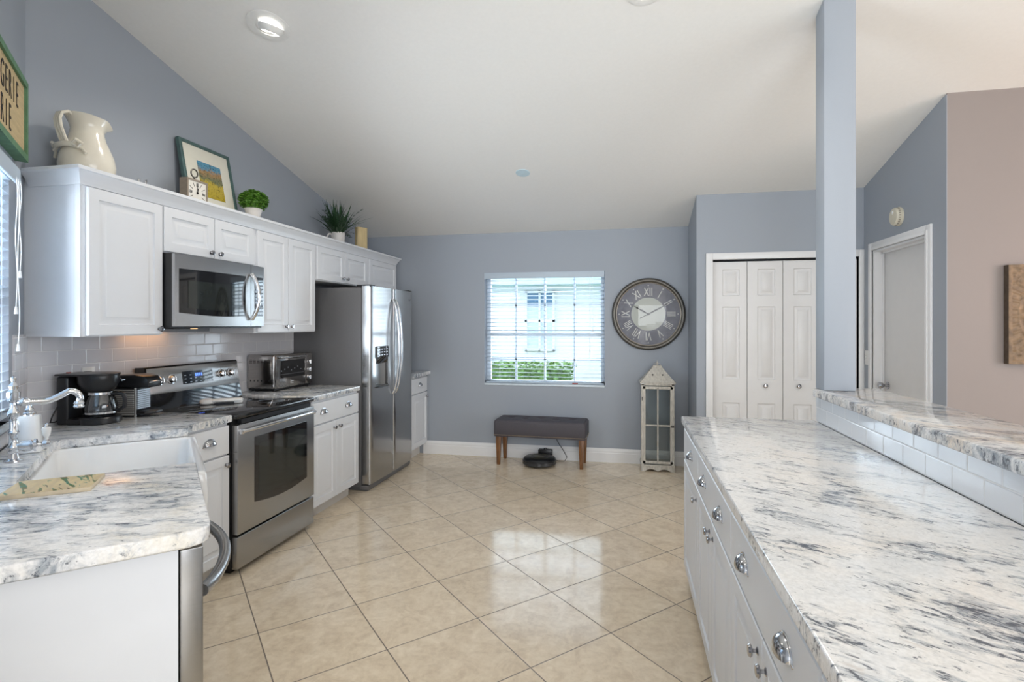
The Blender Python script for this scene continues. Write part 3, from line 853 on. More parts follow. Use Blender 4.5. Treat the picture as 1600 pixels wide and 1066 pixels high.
corner = [ab2(1.562 + 0.05 - 0.05 * math.cos(R(t_)), 0.10 - 0.05 + 0.05 * math.sin(R(t_))) for t_ in (0, 15, 30, 45, 60, 75, 90)]
SA0, SA1 = 2.345, 3.135
slab('worktop', [ab2(1.562, -0.562)] + corner + [ab2(SA0, 0.10), ab2(SA0, -0.385), ab2(SA0 + 0.03, -0.41), ab2(SA1 - 0.03, -0.41), ab2(SA1, -0.385), ab2(SA1, 0.10), ab2(3.225, 0.10),
     (-2.215, 2.37), (-2.215, 2.674), (XW + 0.009, 2.674), (XW + 0.009, 2.126)], ST, CT, M['granite_left'], 'grey speckled granite worktop around the white sink, up to the stove')
slab('worktop', [(-2.215, 3.458), (-2.215, 4.165), (-2.14, 4.17), (-2.14, 4.19), (XW + 0.009, 4.19), (XW + 0.009, 3.458)][:2] + [(XW + 0.009, 4.165), (XW + 0.009, 3.458)], ST, CT, M['granite_left'], 'short granite worktop under the toaster oven beside the fridge')
slab('worktop', [(-2.165, 5.225), (-2.165, 5.688), (XW + 0.002, 5.688), (XW + 0.002, 5.225)], ST, CT, M['granite_left'], 'small granite worktop piece in the back corner beyond the fridge')
slab('worktop', [(0.305, -0.5), (0.305, 3.135), (0.998, 3.135), (0.998, -0.5)], ST, CT, M['granite'], 'large white and grey granite island worktop below the raised bar')
slab('bar_top', [(0.965, -0.5), (0.965, 3.06), (1.0, 3.115), (1.03, 3.135), (1.30, 3.135), (1.33, -0.5)], 1.068, 1.108, M['granite_bar'], 'raised granite bar top running along the half wall and column')

# ================================================================== SINK, FAUCET, DISHWASHER
sk = thing('farmhouse_sink', 'white apron-front farmhouse sink set into the corner granite worktop', 'sink', AB((SA0 + SA1) / 2, 0, 0), ROT_DIAG)
sw = (SA1 - SA0) / 2 - 0.0005
t = bmesh.new()
def rrect(x0, x1, y0, y1, r, z, n=5):
    pts = []
    for cx, cy, a in ((x1 - r, y1 - r, 0), (x0 + r, y1 - r, 90), (x0 + r, y0 + r, 180), (x1 - r, y0 + r, 270)):
        pts += [(*arc(cx, cy, r, a, a + 90, n)[k], z) for k in range(n + 1)]
    return [t.verts.new(p) for p in pts]
# local y: front (room side) is negative
loops = [rrect(-sw, sw, -0.135, 0.44, 0.02, 0.66), rrect(-sw, sw, -0.142, 0.44, 0.022, 0.80), rrect(-sw, sw, -0.135, 0.44, 0.022, 0.878), rrect(-sw + 0.004, sw - 0.004, -0.128, 0.436, 0.022, 0.889),
         rrect(-sw + 0.018, sw - 0.018, -0.108, 0.405, 0.03, 0.8892), rrect(-sw + 0.026, sw - 0.026, -0.100, 0.395, 0.04, 0.880), rrect(-sw + 0.034, sw - 0.034, -0.092, 0.385, 0.05, 0.70), rrect(-sw + 0.07, sw - 0.07, -0.055, 0.33, 0.05, 0.672)]
for A, B in zip(loops, loops[1:]):
    n = len(A)
    for k in range(n): t.faces.new((A[k], A[(k + 1) % n], B[(k + 1) % n], B[k]))
t.faces.new(loops[-1]); t.faces.new(loops[0])
b = MB(); b._add(t); b.build('basin', M['ceramic'], sk, ang=60)
b = MB(); b.lathe([(0, 0.004), (0.02, 0.004), (0.03, 0.001), (0.042, 0.003), (0.045, 0.0)], c=(0, 0.13, 0.673), n=24, cap=False); b.build('drain', M['chrome'], sk)
# sink base cabinet under the apron
t_ = cabinet('white two-door base cabinet under the farmhouse sink', AB(SA0 + 0.0, 0.075, 0), ROT_DIAG, SA1 - SA0, 0.55, 0, 0.655, doors=[(0.004, 0.392, 0.112, 0.645, 0.35, 0.60), (0.398, 0.786, 0.112, 0.645, 0.44, 0.60)], toe=0.105)
b = MB(); b.box(0, 0.018, 0.0, 0.596, 0, ST - 0.001, 0.001)
tag(b.build('end_panel', M['white'], loc=AB(1.602, 0.030, 0), rot=(0, 0, ROT_DIAG)), 'plain white end panel closing the near end of the sink run', 'panel')

dwr = thing('dishwasher', 'stainless dishwasher with bowed bar handle at the near end of the sink run', 'dishwasher', AB(1.625, 0.030, 0), ROT_DIAG)
b = MB(); b.box(0.0, 0.70, 0.0, 0.56, 0.10, 0.875); b.build('tub_casing', M['black'], dwr)
b = MB(); b.box(-0.004, 0.70, -0.055, -0.002, 0.115, 0.868, 0.004, 3); dd = b.build('door', M['steel_h'], dwr)
b = MB()
pts = [(0.035 + 0.63 * k / 16, -0.055 - 0.078 * math.sin(PI * k / 16) ** 0.75, 0.735) for k in range(17)]
b.tube(pts, 0.0165, 14); b.build('handle', M['steel_h'], dd)
b = MB(); b.box(0.0, 0.70, 0.04, 0.055, 0.0, 0.10); b.build('toe_kick', M['black'], dwr)

fa = thing('faucet', 'chrome bridge faucet with long swivel spout and porcelain lever behind the sink', 'faucet', AB(2.735, -0.472, CT), ROT_DIAG)
b = MB()
b.lathe([(0.030, 0), (0.030, 0.006), (0.018, 0.012), (0.014, 0.03), (0.020, 0.04), (0.021, 0.055), (0.014, 0.065), (0.012, 0.10), (0.017, 0.11), (0.012, 0.12), (0.011, 0.16), (0.017, 0.17), (0.019, 0.185), (0.012, 0.20), (0.010, 0.222), (0.020, 0.232), (0.020, 0.262), (0.012, 0.272), (0.015, 0.285), (0.006, 0.30), (0.009, 0.315), (0, 0.325)], n=20)
b.build('column', M['chrome'], fa)
b = MB()
sp = []
for k in range(13):
    u = k / 12
    sp.append((0.0 + 0.015 * u, -0.02 - 0.140 * u, 0.222 - 0.003 * math.sin(u * PI) + (0.032 * max(0, (u - 0.5) / 0.5) ** 1.3)))
for k in range(1, 8):
    a_ = R(90 - 110 * k / 7)
    c0 = sp[12]
    sp.append((c0[0], c0[1] - 0.034 * math.cos(a_), c0[2] - 0.034 + 0.034 * math.sin(a_)))
rr = [0.012 + 0.0015 * math.sin(k) * 0 for k in range(len(sp))]
b.tube(sp, rr, 14)
e = sp[-1]
b.lathe([(0.0, 0.0), (0.016, 0.0), (0.018, 0.006), (0.015, 0.012), (0.018, 0.018), (0.013, 0.026), (0, 0.026)], c=(e[0], e[1] + 0.002, e[2] - 0.022), n=18)
b.lathe([(0.012, 0), (0.017, 0.01), (0.017, 0.024), (0.012, 0.034)], n=16, mat=Matrix.Translation((0, -0.012, 0.222)) @ Matrix.Rotation(R(90), 4, 'X'))
b.build('spout', M['chrome'], fa)
b = MB()
mt = Matrix.Translation((0.0, 0.0, 0.055)) @ Matrix.Rotation(R(90), 4, 'X')
b.lathe([(0.012, 0.0), (0.017, 0.02), (0.021, 0.03), (0.021, 0.050), (0.016, 0.055), (0.024, 0.059), (0.024, 0.066), (0.008, 0.070), (0.007, 0.078), (0.016, 0.084), (0.018, 0.096), (0.010, 0.106), (0, 0.108)], n=20, mat=mt)
b.build('valve_body', M['chrome'], fa)
b = MB(); b.lathe([(0.006, 0), (0.007, 0.010), (0.012, 0.018), (0.015, 0.04), (0.013, 0.048), (0, 0.050)], c=(0, -0.094, 0.072), n=18)
lv = b.build('lever', M['porcelain'], fa)
b = MB(); b.lathe([(0, 0), (0.006, 0.001), (0.004, 0.006), (0.007, 0.011), (0, 0.015)], c=(0, -0.094, 0.122), n=12); b.build('lever_tip', M['chrome'], lv)
sd = thing('soap_dispenser', 'white tapered soap dispenser with chrome pump top beside the faucet', 'soap dispenser', AB(2.915, -0.455, CT), ROT_DIAG - R(10))
b = MB()
t = bmesh.new(); prev = None
for z, h in ((0, 0.043), (0.004, 0.045), (0.012, 0.040), (0.14, 0.031), (0.147, 0.028), (0.149, 0.015)):
    q = [t.verts.new((x * h, y * h, z)) for x, y in ((-1, -0.82), (-0.82, -1), (0.82, -1), (1, -0.82), (1, 0.82), (0.82, 1), (-0.82, 1), (-1, 0.82))]
    if prev:
        for k in range(8): t.faces.new((prev[k], prev[(k + 1) % 8], q[(k + 1) % 8], q[k]))
    else: t.faces.new(q)
    prev = q
t.faces.new(prev); b._add(t); b.build('bottle', M['ceramic'], sd, ang=50)
b = MB(); b.lathe([(0.020, 0.149), (0.021, 0.158), (0.012, 0.163), (0.015, 0.172), (0.009, 0.182), (0.008, 0.20), (0.013, 0.205), (0, 0.21)], n=18)
b.tube([(0, 0, 0.198), (0, -0.03, 0.200), (0, -0.045, 0.192)], 0.005, 8); b.build('pump', M['chrome'], sd)

cb = thing('cutting_board', 'pale wooden board painted with green olive branches at the sink edge', 'cutting board', AB(2.215, -0.288, CT), ROT_DIAG + R(-8))
b = MB(); b.prism([(-0.085, -0.112), (0.085, -0.112), (0.085, 0.112), (-0.085, 0.112)], 0.0, 0.013, 'z', 0.002); b.build('board', M['board_edge'], cb)
b = MB(); b.prism([(-0.083, -0.110), (0.083, -0.110), (0.083, 0.110), (-0.083, 0.110)], 0.0131, 0.0137, 'z'); b.build('painted_top', M['board'], cb)

# ================================================================== STOVE
sv = thing('stove', 'freestanding stainless electric stove with black glass cooktop', 'stove', (-2.20, 2.681, 0), ROT_RANGE)
SW = 0.770
b = MB(); b.box(0, SW, 0.03, 0.695, 0.04, 0.908); b.box(0.03, SW - 0.03, 0.06, 0.65, 0, 0.05); b.build('body', M['black'], sv)
b = MB(); b.box(-0.002, SW + 0.002, -0.012, 0.64, 0.902, 0.928, 0.007, 3)
ct = b.build('cooktop', M['black_gloss'], sv)
for cx, cy, r in ((0.2, 0.18, 0.11), (0.56, 0.18, 0.085), (0.2, 0.46, 0.085), (0.56, 0.46, 0.11)):
    b = MB(); b.lathe([(r - 0.002, 0.0), (r, 0.0), (r, 0.0004), (r - 0.002, 0.0004), (r - 0.002, 0)], c=(cx, cy, 0.9281), n=48, cap=False)
    b.build('burner_ring', M['grille'], ct)
# oven door with handle
WX, WZ_ = (0.145, SW - 0.095), (0.365, 0.775)
dz0, dz1 = 0.235, 0.868
b = MB(); b.box(0.005, SW - 0.002, -0.012, 0.03, dz0, dz1, 0.005, 3)
od = b.build('oven_door', M['steel_h'], sv)
wpoly = [(WX[0], WZ_[1]), (WX[1], WZ_[1])] + [(WX[1] - (WX[1] - WX[0]) * k / 10, WZ_[0] - 0.028 * math.sin(PI * k / 10) + 0.02) for k in range(11)]
b = MB(); b.prism(wpoly, -0.0145, -0.010, 'y', 0.0); b.build('window', M['black_gloss'], od, smooth=False)
ip = [(WX[0] + 0.035, WZ_[1] - 0.045), (WX[1] - 0.035, WZ_[1] - 0.045)] + [(WX[1] - 0.035 - (WX[1] - WX[0] - 0.07) * k / 10, WZ_[0] + 0.055 - 0.016 * math.sin(PI * k / 10)) for k in range(11)]
b = MB(); b.prism(ip, -0.0155, -0.0147, 'y'); b.build('pane', M['oven_glass'], od, smooth=False)
b = MB()
pts = [(0.02 + (SW - 0.04) * k / 20, -0.030 - 0.030 * math.sin(PI * k / 20) ** 0.6, 0.832 + 0.006 * math.sin(PI * k / 20)) for k in range(21)]
b.tube(pts, [0.011] * 21, 12)
b.box(0.012, 0.035, -0.035, -0.01, 0.815, 0.845, 0.005); b.box(SW - 0.035, SW - 0.012, -0.035, -0.01, 0.815, 0.845, 0.005)
b.build('handle', M['chrome'], od)
b = MB()
for k in range(9): b.box(-0.0012, 0.0, -0.004 + 0.0, 0.02, 0.60 + k * 0.028, 0.60 + k * 0.028 + 0.014)
b = MB(); b.box(0.04, SW - 0.04, -0.008, 0.02, 0.872, 0.898)
for k in range(2): pass
vt = b.build('vent_slot', M['black'], sv)
b = MB(); b.box(0.005, SW - 0.002, -0.008, 0.03, 0.035, 0.222, 0.005, 3); b.build('storage_drawer', M['steel_h'], sv)
# back console
b = MB(); b.prism([(0.575, 0.928), (0.690, 0.928), (0.690, 1.187), (0.628, 1.19), (0.620, 1.18), (0.600, 1.02)], 0.0, SW, 'x')
cn = b.build('console', M['black_gloss'], sv)
m_c = Matrix.Translation((0, 0.598, 1.022)) @ Matrix.Rotation(R(-8.0), 4, 'X')
b = MB(); b.prism([(0.012, 0.0), (SW - 0.012, 0.0), (SW - 0.004, 0.012), (SW - 0.010, 0.160), (0.010, 0.160), (0.004, 0.012)], -0.006, 0.004, 'y', 0.002, mat=m_c)
cp = b.build('control_panel', M['steel_h'], cn)
b = MB(); b.box(0.262, 0.515, -0.0085, -0.006, 0.040, 0.122, 0.001, 1, mat=m_c); ds = b.build('display', M['black_gloss'], cp)
b = MB()
for k in range(4):
    b.box(0.365 + k * 0.016, 0.374 + k * 0.016, -0.0092, -0.0086, 0.085, 0.104, mat=m_c)
b.build('lit_digits', simple('blue_clock_digits', (0.05, 0.1, 0.6), 0.4, emit=((0.08, 0.18, 1.0), 1.6)), ds, smooth=False)
b = MB()
for k in range(6):
    for j in range(3):
        if 1 < k < 4 and j == 2: continue
        b.box(0.275 + k * 0.042, 0.290 + k * 0.042, -0.0092, -0.0086, 0.048 + j * 0.023, 0.052 + j * 0.023, mat=m_c)
stamp(ds, b, M['grille'])
def stove_knob():
    b = MB(); mt = Matrix.Rotation(R(90), 4, 'X')
    b.lathe([(0, 0), (0.030, 0), (0.030, 0.004), (0.023, 0.006), (0.022, 0.020), (0.018, 0.025), (0, 0.025)], n=26, mat=mt)
    b.box(-0.006, 0.006, -0.036, -0.022, -0.021, 0.021, 0.003)
    return b.data('knob', M['chrome'], ang=35)
SKN = stove_knob()
for kx in (0.085, 0.175, 0.592, 0.682):
    o = share('knob', SKN, cp, m_c @ Vector((kx, -0.006, 0.082)), (R(-8), 0, R(0)))
# tool lying on the cooktop
tl = thing('kitchen_tool', 'white handled kitchen tool with a round flat head lying on the black cooktop', 'kitchen tool', (-2.62, 3.05, 0.9292), R(35))
b = MB(); b.lathe([(0, 0.0), (0.030, 0.0), (0.040, 0.006), (0.042, 0.016), (0.036, 0.030), (0.018, 0.037), (0, 0.038)], c=(-0.06, 0, 0), n=24, mat=Matrix.Diagonal((1.15, 0.9, 1, 1)))
b.build('head', M['plastic_w'], tl)
b = MB(); b.tube([(-0.05, -0.018, 0.020), (0.0, -0.030, 0.022), (0.10, -0.028, 0.022), (0.125, -0.02, 0.022), (0.130, 0, 0.022), (0.125, 0.02, 0.022), (0.10, 0.028, 0.022), (0.0, 0.030, 0.022), (-0.05, 0.018, 0.020)], [0.010, 0.010, 0.009, 0.010, 0.010, 0.010, 0.009, 0.010, 0.010], 10)
b.box(0.085, 0.135, -0.026, 0.026, 0.0, 0.024, 0.006); b.build('handle', M['plastic_w'], tl)

# ================================================================== MICROWAVE
mw = thing('microwave', 'over-the-range stainless microwave with black glass door and curved handle', 'microwave', (-2.475, 2.541, 1.425), ROT_RANGE)
MWW, MH = 0.752, 0.425
b = MB(); b.box(0, MWW, 0.02, 0.44, 0.0, MH, 0.002, 1); b.build('body', M['black'], mw)
def bow(x): return -0.028 * math.sin(PI * min(1, max(0, x / MWW)))
def bowed(x0, x1, z0, z1, y_off, thick, n=14):
    P_ = [(x0 + (x1 - x0) * k / n) for k in range(n + 1)]
    return [(x, bow(x) + y_off) for x in P_] + [(x, bow(x) + y_off + thick) for x in reversed(P_)]
b = MB(); b.prism(bowed(0.004, 0.596, 0, 0, 0.0, 0.019), 0.012, MH - 0.004, 'z'); md = b.build('door', M['steel'], mw)
b = MB(); b.prism(bowed(0.60, MWW - 0.002, 0, 0, 0.0, 0.019), 0.012, MH - 0.004, 'z'); pnl = b.build('control_side', M['steel'], mw)
def bowed_face(poly_fn, x0, x1, yoff, n=16):
    """thin curved sheet between lower(x) and upper(x)"""
    b = MB()
    b.grid(lambda u, v: (x0 + (x1 - x0) * u, bow(x0 + (x1 - x0) * u) + yoff, poly_fn(u)[0] + (poly_fn(u)[1] - poly_fn(u)[0]) * v), n, 1)
    b.grid(lambda u, v: (x0 + (x1 - x0) * u, bow(x0 + (x1 - x0) * u) + yoff + 0.0014, poly_fn(u)[0] + (poly_fn(u)[1] - poly_fn(u)[0]) * v), n, 1)
    return b
bowed_face(lambda u: (0.090 - 0.018 * math.sin(PI * u * 0.8), 0.340), 0.03, 0.540, -0.0016).build('window', M['black_gloss'], md)
bowed_face(lambda u: (0.118 - 0.010 * math.sin(PI * u), 0.275), 0.085, 0.50, -0.0034).build('pane', M['oven_glass'], md)
bowed_face(lambda u: (0.075, 0.345), 0.640, MWW - 0.016, -0.0016, 6).build('keypad', M['black_gloss'], pnl)
b = MB()
for i in range(4):
    for j in range(7):
        x = 0.652 + i * 0.021; b.box(x, x + 0.012, bow(x) - 0.0028, bow(x) - 0.0018, 0.09 + j * 0.033, 0.097 + j * 0.033)
stamp(pnl, b, M['grille'])
b = MB(); pts = [(0.592 + 0.012 * math.sin(PI * k / 16), bow(0.57) - 0.008 - 0.048 * math.sin(PI * k / 16) ** 0.8, 0.055 + 0.305 * k / 16) for k in range(17)]
b.tube(pts, [0.013] * 17, 12, mat=Matrix.Translation((-0.0, 0, 0))); b.build('handle', M['chrome'], md)
b = MB(); b.box(0.10, 0.22, 0.10, 0.18, -0.004, 0.001); b.build('vent_grille', M['black'], mw)
b = MB(); b.box(0.30, 0.44, 0.25, 0.31, -0.005, 0.0, 0.001, 1); b.build('task_light', simple('task_light_lens', (1, 0.8, 0.5), 0.4, emit=((1.0, 0.62, 0.28), 1.0)), mw)
l = bpy.data.lights.new('microwave_task_lamp', 'AREA'); l.shape = 'RECTANGLE'; l.size = 0.30; l.size_y = 0.12; l.energy = 0.22; l.color = (1.0, 0.50, 0.20)
lo = bpy.data.objects.new('microwave_task_lamp', l); COL.objects.link(lo); lo.parent = mw; lo.location = (0.22, 0.36, -0.012)

# ================================================================== REFRIGERATOR
fr = thing('refrigerator', 'tall stainless side-by-side refrigerator with dispenser in the left door', 'refrigerator', (-2.175, 4.272, 0), ROT_RANGE)
FW, FH = 0.915, 1.785
b = MB(); b.box(0, FW, 0.085, 0.742, 0.035, FH - 0.012, 0.006); b.build('cabinet_body', M['fridge_side'], fr)
b = MB(); b.box(0.02, FW - 0.02, 0.03, 0.70, 0.0, 0.05, 0.004); b.prism([(0.0, 0.02), (FW, 0.02), (FW, 0.10), (0.0, 0.10)], 0.012, 0.05, 'z', 0.003); b.build('base_grille', M['fridge_side'], fr)
def fbow(x): return -0.010 * (1 - ((x - FW / 2) / (FW / 2)) ** 2)
def fdoor(x0, x1, name, hole=None):
    t = bmesh.new()
    z0, z1 = 0.062, FH
    xs = sorted(set([x0 + (x1 - x0) * k / 8 for k in range(9)] + (list(hole[:2]) if hole else [])))
    zs = sorted(set([z0, z1] + (list(hole[2:]) if hole else [])))
    def y(x):
        e = min(x - x0, x1 - x) / 0.012
        return fbow(x) + 0.012 * (1 - min(1, e)) ** 2
    xs = sorted(set(xs + [x0 + 0.004, x0 + 0.010, x1 - 0.004, x1 - 0.010]))
    for i in range(len(xs) - 1):
        for j in range(len(zs) - 1):
            if hole and hole[0] <= (xs[i] + xs[i + 1]) / 2 <= hole[1] and hole[2] <= (zs[j] + zs[j + 1]) / 2 <= hole[3]: continue
            t.faces.new([t.verts.new(q) for q in ((xs[i], y(xs[i]), zs[j]), (xs[i + 1], y(xs[i + 1]), zs[j]), (xs[i + 1], y(xs[i + 1]), zs[j + 1]), (xs[i], y(xs[i]), zs[j + 1]))])
    yb = 0.078
    for x in (x0, x1):
        for j in range(len(zs) - 1):
            t.faces.new([t.verts.new(q) for q in ((x, y(x), zs[j]), (x, yb, zs[j]), (x, yb, zs[j + 1]), (x, y(x), zs[j + 1]))])
    for z in (z0, z1):
        for i in range(len(xs) - 1):
            t.faces.new([t.verts.new(q) for q in ((xs[i], y(xs[i]), z), (xs[i + 1], y(xs[i + 1]), z), (xs[i + 1], yb, z), (xs[i], yb, z))])
    t.faces.new([t.verts.new(q) for q in ((x0, yb, z0), (x1, yb, z0), (x1, yb, z1), (x0, yb, z1))])
    if hole:
        h0, h1, c0, c1 = hole
        dp = 0.055
        for q in (((h0, y(h0), c0), (h1, y(h1), c0), (h1, dp, c0), (h0, dp, c0)), ((h0, y(h0), c1), (h1, y(h1), c1), (h1, dp, c1), (h0, dp, c1)),
                  ((h0, y(h0), c0), (h0, dp, c0), (h0, dp, c1), (h0, y(h0), c1)), ((h1, y(h1), c0), (h1, dp, c0), (h1, dp, c1), (h1, y(h1), c1)), ((h0, dp, c0), (h1, dp, c0), (h1, dp, c1), (h0, dp, c1))):
            t.faces.new([t.verts.new(v) for v in q])
    bmesh.ops.remove_doubles(t, verts=t.verts, dist=1e-6)
    b = MB(); b._add(t)
    return b.build(name, M['fridge_steel'], fr, ang=40)
HOLE = (0.098, 0.330, 0.885, 1.255)
split = 0.452
d1 = fdoor(0.002, split - 0.004, 'freezer_door', HOLE)
d2 = fdoor(split + 0.004, FW - 0.002, 'fridge_door')
b = MB(); b.prism([(-0.018, 1.252), (-0.018, 1.16), (0.012, 1.10), (0.05, 1.09), (0.05, 1.252)], HOLE[0] + 0.004, HOLE[1] - 0.004, 'x')
cpn = b.build('dispenser_controls', M['black_gloss'], d1, smooth=False)
b = MB()
for i in range(4):
    for j in range(3): b.box(0.125 + i * 0.05, 0.155 + i * 0.05, -0.0192, -0.0182, 1.172 + j * 0.026, 1.180 + j * 0.026)
stamp(cpn, b, M['grille'])
b = MB(); b.grid(lambda u, v: (HOLE[0] + 0.01 + (HOLE[1] - HOLE[0] - 0.02) * u, 0.008 + 0.040 * math.sin(PI * u) + 0.004, 0.89 + 0.215 * v), 14, 1); b.build('dispenser_well', M['steel'], d1)
b = MB(); b.box(HOLE[0] + 0.002, HOLE[1] - 0.002, -0.022, 0.05, 0.886, 0.896, 0.002); b.build('drip_tray', M['black'], d1)
for x, sgn, dd_ in ((split - 0.030, -1, d1), (split + 0.030, 1, d2)):
    b = MB()
    n = 24
    pts = [(x, fbow(x) - 0.004 - 0.066 * math.sin(PI * k / n) ** 0.55, 0.80 + 0.89 * k / n) for k in range(n + 1)]
    t = bmesh.new(); prev = None
    for k, p in enumerate(pts):
        q = [t.verts.new((p[0] + dx * 0.0135, p[1] + dy * 0.008, p[2])) for dx, dy in ((-1, -0.4), (-0.6, -1), (0.6, -1), (1, -0.4), (1, 0.4), (0.6, 1), (-0.6, 1), (-1, 0.4))]
        if prev:
            for j in range(8): t.faces.new((prev[j], prev[(j + 1) % 8], q[(j + 1) % 8], q[j]))
        else: t.faces.new(q)
        prev = q
    t.faces.new(prev); b._add(t); b.build('handle', M['chrome'], dd_, ang=60)
for x0 in (0.004, FW - 0.09):
    b = MB(); b.box(x0, x0 + 0.086, 0.0, 0.13, FH - 0.010, FH + 0.012, 0.003); b.build('hinge_cover', M['black'], fr)
b = MB(); b.box(FW - 0.10, FW - 0.055, fbow(FW - 0.07) - 0.001, fbow(FW - 0.07) + 0.004, 1.695, 1.702); b.build('badge', M['black'], d2)

# ================================================================== COUNTERTOP APPLIANCES
to = thing('toaster_oven', 'stainless toaster oven with glass door on the worktop beside the fridge', 'toaster oven', (-2.655, 3.66, CT), ROT_RANGE)
TW, TD, TH = 0.490, 0.245, 0.285
b = MB(); b.box(0, TW, 0.008, TD, 0.018, TH, 0.016, 4); sh = b.build('shell', M['toaster'], to)
b = MB()
for k in range(6):
    y = 0.04 + k * 0.032
    for j in range(4): b.box(-0.0006, 0.001, y, y + 0.024, 0.215 + j * 0.009, 0.219 + j * 0.009)
    b.box(-0.0006, 0.001, y + 0.01, y + 0.018, 0.075, 0.088)
stamp(sh, b, M['black'])
b = MB(); b.box(0.012, TW - 0.012, 0.012, TD - 0.01, 0.008, 0.02); b.build('base', M['black'], to)
for x in (0.03, TW - 0.03):
    for y in (0.03, TD - 0.03):
        b = MB(); b.lathe([(0.012, 0), (0.014, 0.012)], c=(x, y, 0), n=12); b.build('foot', M['black'], to)
b = MB(); b.box(0.004, TW - 0.105, -0.006, 0.010, 0.022, TH - 0.010, 0.004, 2); dr_ = b.build('door', M['toaster'], to)
b = MB(); b.box(0.045, TW - 0.12, -0.008, -0.006, 0.098, 0.235); gl_ = b.build('window', M['black_gloss'], dr_, smooth=False)
b = MB()
for k in range(9): b.box(0.055, TW - 0.13, -0.0088, -0.0082, 0.125 + 0.0, 0.127) if k == 0 else None
for k in range(7): b.box(0.06 + k * 0.042, 0.072 + k * 0.042, -0.0088, -0.0082, 0.150 + 0.012 * (k % 3), 0.158 + 0.012 * (k % 3))
stamp(gl_, b, M['grille'])
b = MB(); b.tube([(0.03, -0.010, 0.262), (0.03, -0.032, 0.262), (0.05, -0.038, 0.262), (TW - 0.14, -0.038, 0.262), (TW - 0.12, -0.032, 0.262), (TW - 0.12, -0.010, 0.262)], 0.008, 10); b.build('handle', M['chrome'], dr_)
b = MB(); b.box(0.185, 0.190, -0.0072, -0.0058, 0.045, 0.075); b.box(0.194, 0.225, -0.0072, -0.0058, 0.062, 0.067); b.box(0.194, 0.225, -0.0072, -0.0058, 0.048, 0.051)
b.build('emblem', M['cordw'], dr_, smooth=False)
b = MB(); b.box(TW - 0.100, TW - 0.004, -0.006, 0.010, 0.022, TH - 0.010, 0.004, 2); cs = b.build('control_side', M['toaster'], to)
kd = MB(); kd.lathe([(0, 0), (0.020, 0), (0.019, 0.014), (0.016, 0.017), (0, 0.017)], n=22, mat=Matrix.Rotation(R(90), 4, 'X')); kd.box(-0.003, 0.003, -0.020, -0.01, -0.016, 0.016, 0.001, 1)
KD = kd.data('knob', M['chrome'])
for z in (0.075, 0.140, 0.205): share('knob', KD, cs, (TW - 0.052, -0.006, z))

cm = thing('coffee_maker', 'black drip coffee maker with glass carafe on the granite in the corner', 'coffee maker', (-2.775, 2.315, CT), R(104))
# local: -y is the front (towards the room), y is its back
b = MB()
b.box(-0.075, 0.075, 0.055, 0.115, 0.0, 0.25, 0.012, 3)
b.box(-0.080, 0.080, -0.10, 0.06, 0.0, 0.030, 0.006, 2)
b.build('housing', M['black'], cm)
b = MB(); b.lathe([(0.088, 0.0), (0.092, 0.006), (0.092, 0.03), (0.086, 0.036), (0, 0.036)], c=(0, -0.055, 0.0), n=32); b.build('warming_plate', M['black'], cm)
b = MB(); b.lathe([(0.060, 0.168), (0.070, 0.175), (0.088, 0.21), (0.092, 0.25), (0.090, 0.255), (0, 0.256)], c=(0, -0.045, 0), n=32); b.build('brew_basket', M['black'], cm)
b = MB(); b.prism([(-0.08, 0.118), (0.08, 0.118), (0.095, -0.02)] + [(0.095 * math.cos(R(a)), -0.045 + 0.095 * math.sin(R(-abs(a)))) for a in range(0, 181, 15)] + [(-0.095, -0.02)], 0.252, 0.262, 'z', 0.003); b.build('lid', M['black'], cm)
ca = MB(); ca.lathe([(0.0, 0.040), (0.066, 0.040), (0.073, 0.052), (0.076, 0.085), (0.066, 0.125), (0.056, 0.150), (0.053, 0.150), (0.063, 0.124), (0.073, 0.085), (0.070, 0.054), (0.0, 0.043)], c=(0, -0.055, 0), n=36, cap=False)
cr = ca.build('carafe', M['carafe_glass'], cm)
b = MB(); b.lathe([(0.057, 0.148), (0.060, 0.152), (0.058, 0.163), (0, 0.166)], c=(0, -0.055, 0), n=30); b.lathe([(0.0672, 0.045), (0.0745, 0.053), (0.0755, 0.062), (0.0735, 0.062)], c=(0, -0.055, 0), n=36, cap=False); b.build('collar', M['chrome'], cr)
b = MB(); b.tube([(0.0, -0.11, 0.152), (0.0, -0.145, 0.156), (0.0, -0.172, 0.150), (0.0, -0.180, 0.125), (0.0, -0.176, 0.085), (0.0, -0.150, 0.066), (0.0, -0.128, 0.066)], [0.009, 0.010, 0.011, 0.0105, 0.010, 0.009, 0.008], 10, mat=Matrix.Rotation(R(0), 4, 'Z')); b.build('carafe_handle', M['black'], cr)
b = MB(); b.box(0.030, 0.062, -0.1395, -0.137, 0.218, 0.223, mat=Matrix.Rotation(R(0), 4, 'Z')); b.box(0.0615, 0.0905, -0.10, -0.098, 0.222, 0.226); b.build('badge', M['grille'], cm, smooth=False)
b = MB(); b.box(-0.01, 0.008, 0.10, 0.114, 0.255, 0.267, 0.002); b.build('switch', M['red'], cm)
b = MB(); b.tube([(-0.02, 0.115, 0.03), (-0.06, 0.13, 0.015), (-0.10, 0.12, 0.02), (-0.115, 0.10, 0.05), (-0.08, 0.105, 0.09), (-0.05, 0.118, 0.10)], 0.0032, 8); b.build('cord', M['cord'], cm)

